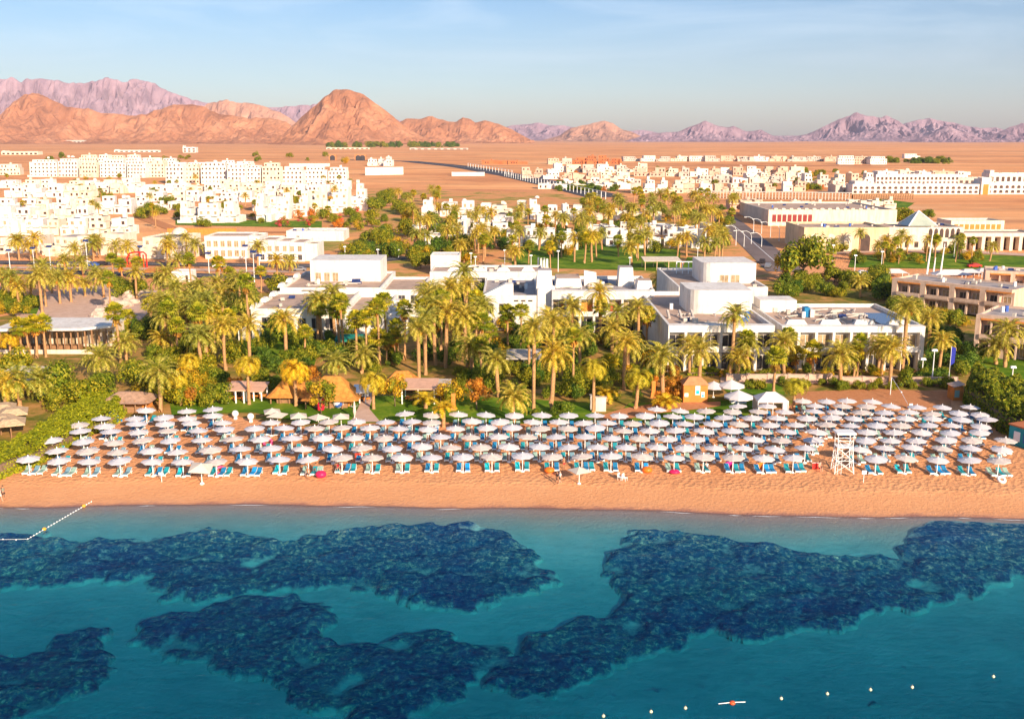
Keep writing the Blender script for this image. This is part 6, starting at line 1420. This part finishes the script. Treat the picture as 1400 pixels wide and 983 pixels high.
def zone(px, py):
    if py > 560: return 'at the back of the beach'
    if py > 500: return 'on the lawn and garden strip behind the beach'
    if py > 455: return 'in the thick grove between the hotels and lawn'
    if py > 415: return 'standing close to the hotel fronts'
    if py > 375: return 'around the hotel roofs and the plaza'
    return 'along the promenade road and park'
def plist(x0, y0, l, s=4.9167, kk=1):
    for cx_, cy_, by, k in l:
        px, pc, pb = x0 + cx_ / s, y0 + cy_ / s, y0 + by / s
        q = P(px, pb); H = hgt(px, pb, pc) - (.4 if k != 'f' else .2); H = max(1.2, min(H, 19)); palm(q.x, q.y, H, k, zone(px, pb), 1.2 if k != 'f' else 1.08)
plist(0, 340, [(20,160,330,'d'),(90,185,370,'d'),(210,210,360,'d'),(310,110,390,'d'),(285,170,430,'d'),(405,190,370,'d'),(480,190,360,'d'),(575,220,320,'d'),(700,190,330,'d'),(770,60,210,'f'),(825,100,210,'f'),(930,90,220,'f'),(590,380,640,'d'),(30,390,700,'d'),(75,600,740,'r'),(150,520,740,'f'),(205,510,740,'f'),(250,500,740,'f'),(310,500,730,'f'),(405,530,650,'f'),(570,520,640,'f'),(635,510,640,'f'),(1025,370,510,'f'),(1150,370,680,'f'),(880,460,560,'f'),(850,620,760,'d'),(1100,590,710,'d'),(665,720,880,'d'),(1080,820,1100,'d'),(135,870,1060,'d'),(280,860,1030,'d'),(35,890,1080,'d'),(130,-60,80,'d'),(440,70,170,'d'),(560,80,180,'d'),(130,240,370,'d'),(350,180,300,'d'),(640,150,240,'d'),(520,930,1010,'y')])
plist(230, 340, [(60,260,560,'d'),(180,270,420,'d'),(325,220,400,'d'),(430,240,400,'f'),(555,220,690,'f'),(15,400,700,'f'),(235,560,860,'d'),(275,580,830,'d'),(385,500,820,'d'),(545,760,1050,'r'),(695,590,980,'d'),(790,470,760,'d'),(625,150,300,'f'),(735,70,230,'d'),(950,400,600,'f'),(1040,410,640,'f'),(1150,420,690,'f'),(915,560,760,'f'),(860,800,1060,'r'),(1090,740,1090,'d'),(90,850,1060,'r'),(130,440,600,'f'),(820,75,160,'d'),(80,60,150,'d'),(420,160,330,'f'),(150,740,930,'r'),(60,520,760,'f'),(330,430,600,'f')])
plist(460, 340, [(470,180,360,'d'),(25,400,690,'f'),(180,450,600,'f'),(280,470,570,'f'),(170,700,840,'d'),(555,520,880,'d'),(600,460,850,'d'),(650,260,400,'f'),(735,380,560,'f'),(910,370,510,'f'),(1120,190,490,'d'),(290,590,780,'f'),(340,610,780,'f'),(390,590,760,'f'),(460,400,750,'f'),(415,520,740,'f'),(680,480,700,'f'),(830,530,640,'d'),(920,640,870,'d'),(1090,730,1000,'d'),(0,740,900,'d'),(250,870,1080,'r'),(980,640,900,'f'),(1020,550,720,'f')])
plist(690, 340, [(240,280,370,'d'),(180,340,440,'f'),(300,420,530,'d'),(195,520,1080,'d'),(390,510,700,'d'),(370,590,720,'d'),(310,690,1090,'d'),(460,580,920,'f'),(595,780,1100,'r'),(640,290,640,'d'),(690,200,530,'d'),(645,390,640,'f'),(850,320,420,'d'),(895,390,740,'d'),(845,450,600,'d'),(800,610,950,'d'),(835,640,860,'d'),(880,850,1080,'r'),(1065,710,1050,'d'),(1040,200,310,'d'),(20,480,640,'f'),(700,760,900,'f')])
plist(920, 340, [(385,430,850,'d'),(405,470,830,'d'),(110,630,850,'d'),(175,670,950,'d'),(440,720,860,'d'),(670,540,740,'f'),(745,620,870,'d'),(675,720,970,'f'),(940,680,890,'f'),(1125,700,930,'d'),(825,710,850,'f'),(810,900,1100,'r'),(760,560,700,'f'),(985,560,800,'f')])
plist(1150, 340, [(410,390,840,'d'),(325,660,920,'d'),(590,460,660,'d'),(1100,540,800,'d'),(1040,640,780,'d'),(15,700,830,'d'),(130,210,330,'d'),(1000,330,400,'f')])
plist(460, 500, [(720,275,410,'y'),(600,230,290,'y')]); plist(690, 500, [(65,190,380,'d'),(680,180,240,'y')]); plist(840, 500, [(60,300,330,'y')]) if False else None
plist(880, 540, [(150,60,110,'y')])
# scattered palms
def scatter(px0, px1, py0, py1, n_, fn, seed):
    rg = random.Random(seed); k = 0; tries = 0
    while k < n_ and tries < n_ * 12:
        tries += 1; px = rg.uniform(px0, px1); py = rg.uniform(py0, py1); q = P(px, py)
        if clear(q.x, q.y, 1.2): fn(q, rg, px, py); k += 1
def spm(kinds, h0, h1, where, sc=1.0): return lambda q, rg, px, py: palm(q.x, q.y, rg.uniform(h0, h1), rg.choice(kinds), where, sc * 1.15)
scatter(560, 1000, 300, 352, 74, spm('dddf', 5, 9, 'in the park among the centre villas'), 31)
scatter(795, 1010, 276, 306, 46, spm('dfdd', 5, 8, 'in the dense grove at the desert edge', 1.15), 32)
scatter(520, 600, 272, 292, 9, spm('df', 5, 9, 'beside the tall green trees at the desert edge'), 33)
scatter(0, 440, 352, 366, 14, spm('d', 5, 8, 'between the two lanes of the promenade'), 34)
scatter(1130, 1400, 346, 362, 22, spm('df', 4, 8, 'on the lawn before the shopping buildings', .8), 35)
scatter(300, 480, 270, 300, 8, spm('df', 4, 6, 'between the white houses on the left slope', .9), 36)
scatter(0, 480, 252, 315, 22, spm('df', 4, 7, 'among the white cubes of the left town', .8), 37)
scatter(620, 900, 352, 372, 16, spm('fd', 6, 9, 'on the lawn behind the centre hotel'), 38)
scatter(400, 700, 440, 505, 26, spm('fddd', 8, 12, 'deep inside the shady central grove'), 39)
scatter(700, 905, 480, 515, 9, spm('fddd', 7, 10, 'right part of the shady central grove'), 40)
scatter(140, 345, 400, 505, 24, spm('dfdd', 7, 11, 'between the plaza and the left lawn'), 41)
scatter(990, 1290, 508, 522, 8, spm('fd', 5, 8, 'along the terrace of the right hotels', .8), 42)
scatter(960, 1004, 340, 372, 5, spm('fd', 7, 9, 'beside the sloping road'), 43)

def leaves(mb, pts_n, size, m, rg):
    vs = []; fs = []
    for p, nrm in pts_n:
        nrm = (nrm + Vector((rg.uniform(-.6, .6), rg.uniform(-.6, .6), rg.uniform(-.3, .8)))).normalized(); a = nrm.orthogonal().normalized(); a.rotate(Matrix.Rotation(rg.uniform(0, 6.28), 3, nrm)); b_ = nrm.cross(a); s_ = size * rg.uniform(.6, 1.25); o = len(vs)
        vs += [p - a * s_, p - b_ * s_ * .45, p + a * s_, p + b_ * s_ * .45]; fs.append((o, o + 1, o + 2, o + 3))
    mb.add(vs, fs, m)
def crown_mesh(seed, m, nl=15, per=150, rx=1, rz_=.75, size=.085, lobe=.40, m2=None):
    """unit crown (radius about 1, base at 0) made of leaf clumps with gaps"""
    rg = random.Random(seed); mb = MB()
    for i in range(nl):
        a = rg.uniform(0, 6.28); u = rg.random() ** .6; z = rg.uniform(.15, 1.0); c = Vector((math.cos(a) * u * rx * (1.1 - .55 * z), math.sin(a) * u * rx * (1.1 - .55 * z), z * rz_ * 1.3)); r_ = lobe * rg.uniform(.6, 1.15); pn = []
        for _ in range(per):
            d = Vector((rg.gauss(0, 1), rg.gauss(0, 1), rg.gauss(0, 1))).normalized(); pn.append((c + d * r_ * rg.uniform(.72, 1.08) * (1 + .25 * noise.noise(d * 2.5 + c * 3)), d))
        leaves(mb, pn, size, m2 if (m2 and rg.random() < .4) else m, rg)
    return mb.mesh('crown')
TC = {'b': [crown_mesh(1 + i, LEAFB, 17, 170) for i in range(4)], 'y': [crown_mesh(20 + i, LEAFY, 14, 120, m2=LEAFB) for i in range(3)], 'g': [crown_mesh(40 + i, LEAFG, 17, 160) for i in range(3)], 'o': [crown_mesh(60 + i, LEAFO, 10, 90, size=.1) for i in range(2)], 'p': [crown_mesh(70 + i, FLOWR, 9, 90, size=.09, m2=LEAFB) for i in range(2)]}
def branch_mesh(seed):
    rg = random.Random(seed); mb = MB(); mb.tube([(0, 0, 0), (.03, .02, .5), (0, 0, 1)], [.07, .05, .04], BARK, 7)
    for k in range(6): a = k * 1.05 + rg.uniform(-.3, .3); z = rg.uniform(.7, 1); mb.tube([(0, 0, z), (.35 * math.cos(a), .35 * math.sin(a), z + .3), (.62 * math.cos(a), .62 * math.sin(a), z + .75)], [.035, .025, .01], BARK, 5)
    return mb.mesh('trunk', True)
TB = [branch_mesh(i) for i in range(3)]
TN = {'b': ('broadleaf_tree', 'green tree'), 'y': ('yellowing_tree', 'yellowing tree'), 'g': ('dark_tree', 'dark green tree'), 'o': ('orange_bush', 'orange leaved bush'), 'p': ('bougainvillea', 'pink flowering bush')}
TS = {}
NT_ = [0]
def tree(x, y, r_, H, kind, where, force=False):
    if not force and not clear(x, y, r_ * .45): return
    NT_[0] += 1
    nm, word = TN[kind]
    if r_ < 2.0 and kind in 'bg': nm, word = 'garden_shrub', ('green shrub' if kind == 'b' else 'dark green shrub')
    t = thing(nm, (x, y, gz(x, y) - .1), None, 'shrub' if 'shrub' in nm else 'tree' if kind in 'byg' else 'bush', word + 's ' + where, pg.uniform(0, 6.28))
    th = max(.15, H - r_ * 1.15); s_ = th * .9; put('trunk', pg.choice(TB), t, (0, 0, 0), 0, (max(r_, 1), max(r_, 1), th)); put('crown', pg.choice(TC[kind]), t, (0, 0, th * .75), pg.uniform(0, 6), (r_, r_, r_ * pg.uniform(.85, 1.1)))
    later(t, ('large ' if r_ > 3.2 else 'small ' if r_ < 1.5 else '') + word + ', {} from the left ' + where, word + where)
def tp(px, py, r_, H, kind, where='', force=False): q = P(px, py); tree(q.x, q.y, r_, H, kind, where, force)
def st(kinds, r0, r1, where, hf=1.5): return lambda q, rg, px, py: (lambda r_: tree(q.x, q.y, r_, r_ * hf, rg.choice(kinds), where))(rg.uniform(r0, r1))
# garden understorey
scatter(170, 300, 500, 556, 24, st('byyb', 1.6, 3.0, 'in the thicket behind the left hedge'), 51)
scatter(300, 430, 520, 548, 14, st('bbyog', 1.0, 2.2, 'behind the left lawn'), 52)
scatter(620, 840, 505, 548, 34, st('bbgb', 1.2, 2.5, 'behind the central lawn'), 53)
scatter(835, 930, 510, 545, 14, st('bgyo', 1.0, 2.0, 'beside the brick path'), 54)
scatter(350, 680, 465, 512, 36, st('gbg', 1.6, 2.6, 'under the palms of the central grove'), 55)
scatter(660, 915, 452, 505, 44, st('gbyg', 1.4, 2.6, 'in front of the centre hotel'), 56)
scatter(165, 345, 395, 500, 40, st('gbyb', 1.6, 3.2, 'between the plaza and the left hotel'), 57)
scatter(540, 700, 400, 455, 36, st('byybo', 1.6, 3.0, 'in the garden between the left and centre hotels'), 58)
scatter(985, 1300, 512, 517, 22, st('bby', .8, 1.6, 'in front of the right hotel terraces'), 59)
scatter(1000, 1300, 526, 534, 26, st('bbyb', .8, 1.3, 'in the low planting behind the sandy court'), 60)
scatter(1090, 1140, 468, 500, 8, st('bbf'.replace('f', 'y'), 1.8, 2.8, 'between the two right hotels'), 61)
scatter(1070, 1210, 382, 410, 26, st('bgb', 2.0, 3.6, 'behind the right hotels'), 62)
scatter(1265, 1330, 462, 515, 20, st('gbg', 1.8, 3.0, 'at the right end of the white hotel'), 63)
scatter(1215, 1330, 420, 450, 14, st('bgy', 1.8, 3.0, 'below the pinkish hotel'), 64)
scatter(470, 640, 335, 368, 30, st('bbgy', 2.4, 4.2, 'in the thick belt behind the left hotel'), 65)
scatter(480, 620, 300, 335, 22, st('bgby', 2.4, 4.6, 'in the park left of the centre villas'), 66)
scatter(505, 560, 268, 296, 9, st('bb', 3.2, 5.5, 'at the desert edge beside the left town'), 67)
scatter(600, 1000, 300, 350, 60, st('bygb', 1.8, 3.4, 'among the centre villas'), 68)
scatter(800, 1010, 282, 310, 22, st('bgb', 2.0, 3.6, 'in the dense grove at the desert edge'), 69)
scatter(240, 500, 285, 312, 20, st('bbyo', 1.8, 3.4, 'below the balcony houses'), 70)
scatter(195, 245, 266, 300, 9, st('bb', 2.6, 4.5, 'on the slope beside the big white cluster'), 71)
scatter(380, 500, 300, 318, 9, st('ppo', 1.6, 2.8, 'on the bank of red flower beds'), 72)
scatter(10, 480, 244, 300, 40, st('bby', 2.0, 3.8, 'dotted through the upper left town'), 73)
scatter(60, 480, 214, 226, 16, st('bby', 3, 6, 'behind the arched white blocks'), 74)
scatter(1150, 1340, 338, 364, 22, st('by', 1.4, 2.6, 'around the shopping buildings'), 75)
scatter(0, 60, 395, 480, 10, st('by', 1.4, 2.8, 'at the left edge by the restaurant'), 76)
scatter(1220, 1280, 296, 306, 6, st('bg', 3, 5, 'behind the glass pyramid'), 77)
for px, py, r_, H, k, w_ in [(1098, 386, 7.5, 14, 'b', 'towering over the sloping road'), (1078, 382, 5, 10, 'y', 'towering over the sloping road'), (20, 512, 3.6, 5, 'b', 'beyond the restaurant'), (90, 545, 4.2, 6, 'b', 'above the left hedge'), (118, 556, 3.6, 5.5, 'b', 'above the left hedge'), (144, 548, 3.2, 5.5, 'b', 'above the left hedge'),
                          (75, 560, 2.6, 4, 'b', 'above the left hedge'), (170, 405, 3.0, 3.4, 'b', 'round among the pale rocks'), (613, 556, 2.6, 5, 'y', 'bare branched beside the beach bar'), (652, 560, 2.6, 5.5, 'o', 'on the central lawn'), (540, 556, 2.4, 5.5, 'y', 'leaning beside the beach bar'), (439, 566, 3.0, 6.5, 'y', 'in front of the big thatched pavilion'), (262, 556, 1.6, 4, 'o', 'on the left lawn'),
                          (905, 556, 1.8, 2.8, 'o', 'beside the terracotta chimney'), (925, 545, 2.4, 4, 'o', 'beside the orange hut'), (1068, 528, 1.2, 2.2, 'g', 'on the small right lawn'), (383, 466, 4, 6, 'g', 'by the left hotel wall'), (386, 400, 5, 6, 'b', 'at the corner of the left hotel'), (1240, 528, 2.0, 2.6, 'b', 'beside the guy rope mast'),
                          (770, 568, 1.8, 2.6, 'g', 'beside the lawn path'), (732, 568, .9, 1.3, 'b', 'on the central lawn edge'), (487, 292, 2.6, 4, 'p', 'bright magenta at the desert edge'), (412, 303, 2.4, 3, 'p', 'below the balcony houses'), (600, 326, 3.6, 8, 'g', 'dark among the villas'), (590, 312, 4.0, 9, 'g', 'dark among the villas')]:
    tp(px, py, r_, H, k, w_, True)
# far scrub strips
def strip_trees(pxs, pys, n_, r0, r1, where, kinds, seed): scatter(*pxs, *pys, n_, st(kinds, r0, r1, where, 1.15), seed)
strip_trees((445, 625), (200.4, 202.0), 44, 9, 16, 'in the dark grove at the foot of the main peak', 'bgg', 81)
strip_trees((1215, 1295), (221.5, 224.5), 24, 4, 7, 'in the scrub strip on the right plain', 'bg', 82)
strip_trees((762, 852), (252, 262), 26, 2.4, 3.8, 'in the dark hedge line beside the highway', 'ggb', 83)
strip_trees((1084, 1132), (238, 262), 26, 2.5, 4.2, 'lining the green avenue', 'bby', 84)
strip_trees((760, 1200), (232, 262), 34, 2, 3.6, 'dotted between the right plain houses', 'byo', 85)

# hedges
def hedge(name, poly, H, label, nleaf, m, seed, sz=.28):
    rg = random.Random(seed); wp = [tuple(P(a, c_)[:2]) for a, c_ in poly]; x0 = min(q[0] for q in wp); x1 = max(q[0] for q in wp); y0 = min(q[1] for q in wp); y1 = max(q[1] for q in wp)
    cx_, cy_ = sum(q[0] for q in wp) / len(wp), sum(q[1] for q in wp) / len(wp); z0 = gz(cx_, cy_); pn = []
    def hh(x, y): return H * (.78 + .35 * fbm(x * .35, y * .35, seed, 3)) + .35 * fbm(x * 1.4, y * 1.4, seed + 5, 3)
    def edge(x, y):
        d = 1e9
        for i in range(len(wp)):
            a = Vector(wp[i]); b_ = Vector(wp[(i + 1) % len(wp)]); ab = b_ - a; t_ = max(0, min(1, (Vector((x, y)) - a).dot(ab) / ab.length_squared)); d = min(d, (a + ab * t_ - Vector((x, y))).length)
        return d
    k = 0
    while k < nleaf:
        x = rg.uniform(x0, x1); y = rg.uniform(y0, y1)
        if not in_poly(x, y, wp): continue
        e = edge(x, y); top = hh(x, y) * min(1, .35 + e / 1.3) 
        if e < .9: z = rg.uniform(0, top)
        else: z = top * rg.uniform(.86, 1.05)
        pn.append((Vector((x - cx_, y - cy_, gz(x, y) - z0 + z)), Vector((0, -.3, 1)) if e > .9 else Vector((rg.uniform(-1, 1), -.6, .3)))); k += 1
    t = thing(name, (cx_, cy_, z0), label, 'hedge'); mb = MB(); leaves(mb, pn, sz, m, rg); mb.build('foliage', t)
    # woody core under the leaves
    mb = MB(); c2 = [((q[0] - cx_) * .9, (q[1] - cy_) * .9) for q in wp]; mb.prism(c2, -.3, H * .45, BARK); mb.build('branches', t)
hedge('hedge', [(-20,668),(12,652),(60,634),(95,612),(122,598),(165,578),(176,562),(150,548),(110,560),(70,585),(30,612),(-20,630)], 2.9, 'long yellow green hedge sloping down to the sea on the left side of the beach', 26000, LEAFH, 1, .24)
hedge('hedge', [(1316,552),(1338,566),(1366,592),(1400,604),(1450,610),(1450,566),(1400,552),(1350,535),(1322,530)], 5.2, 'tall dark hedge along the right side of the beach', 30000, LEAFB, 2, .28)
hedge('hedge', [(1250,520),(1300,522),(1300,514),(1250,512)], 1.5, 'low clipped hedge below the right hotel corner', 2600, LEAFG, 3)
hedge('hedge', [(940,514),(985,514),(985,508),(940,508)], 1.3, 'low bright hedge beside the hotel steps', 2200, LEAFH, 4)
finish_labels()
from collections import Counter
print(Counter(o.name.split('.')[0] for o in bpy.data.objects if o.parent is None).most_common(12))
print('PALMS', NP, 'TREES', NT_[0], 'OBJ', len(bpy.data.objects))
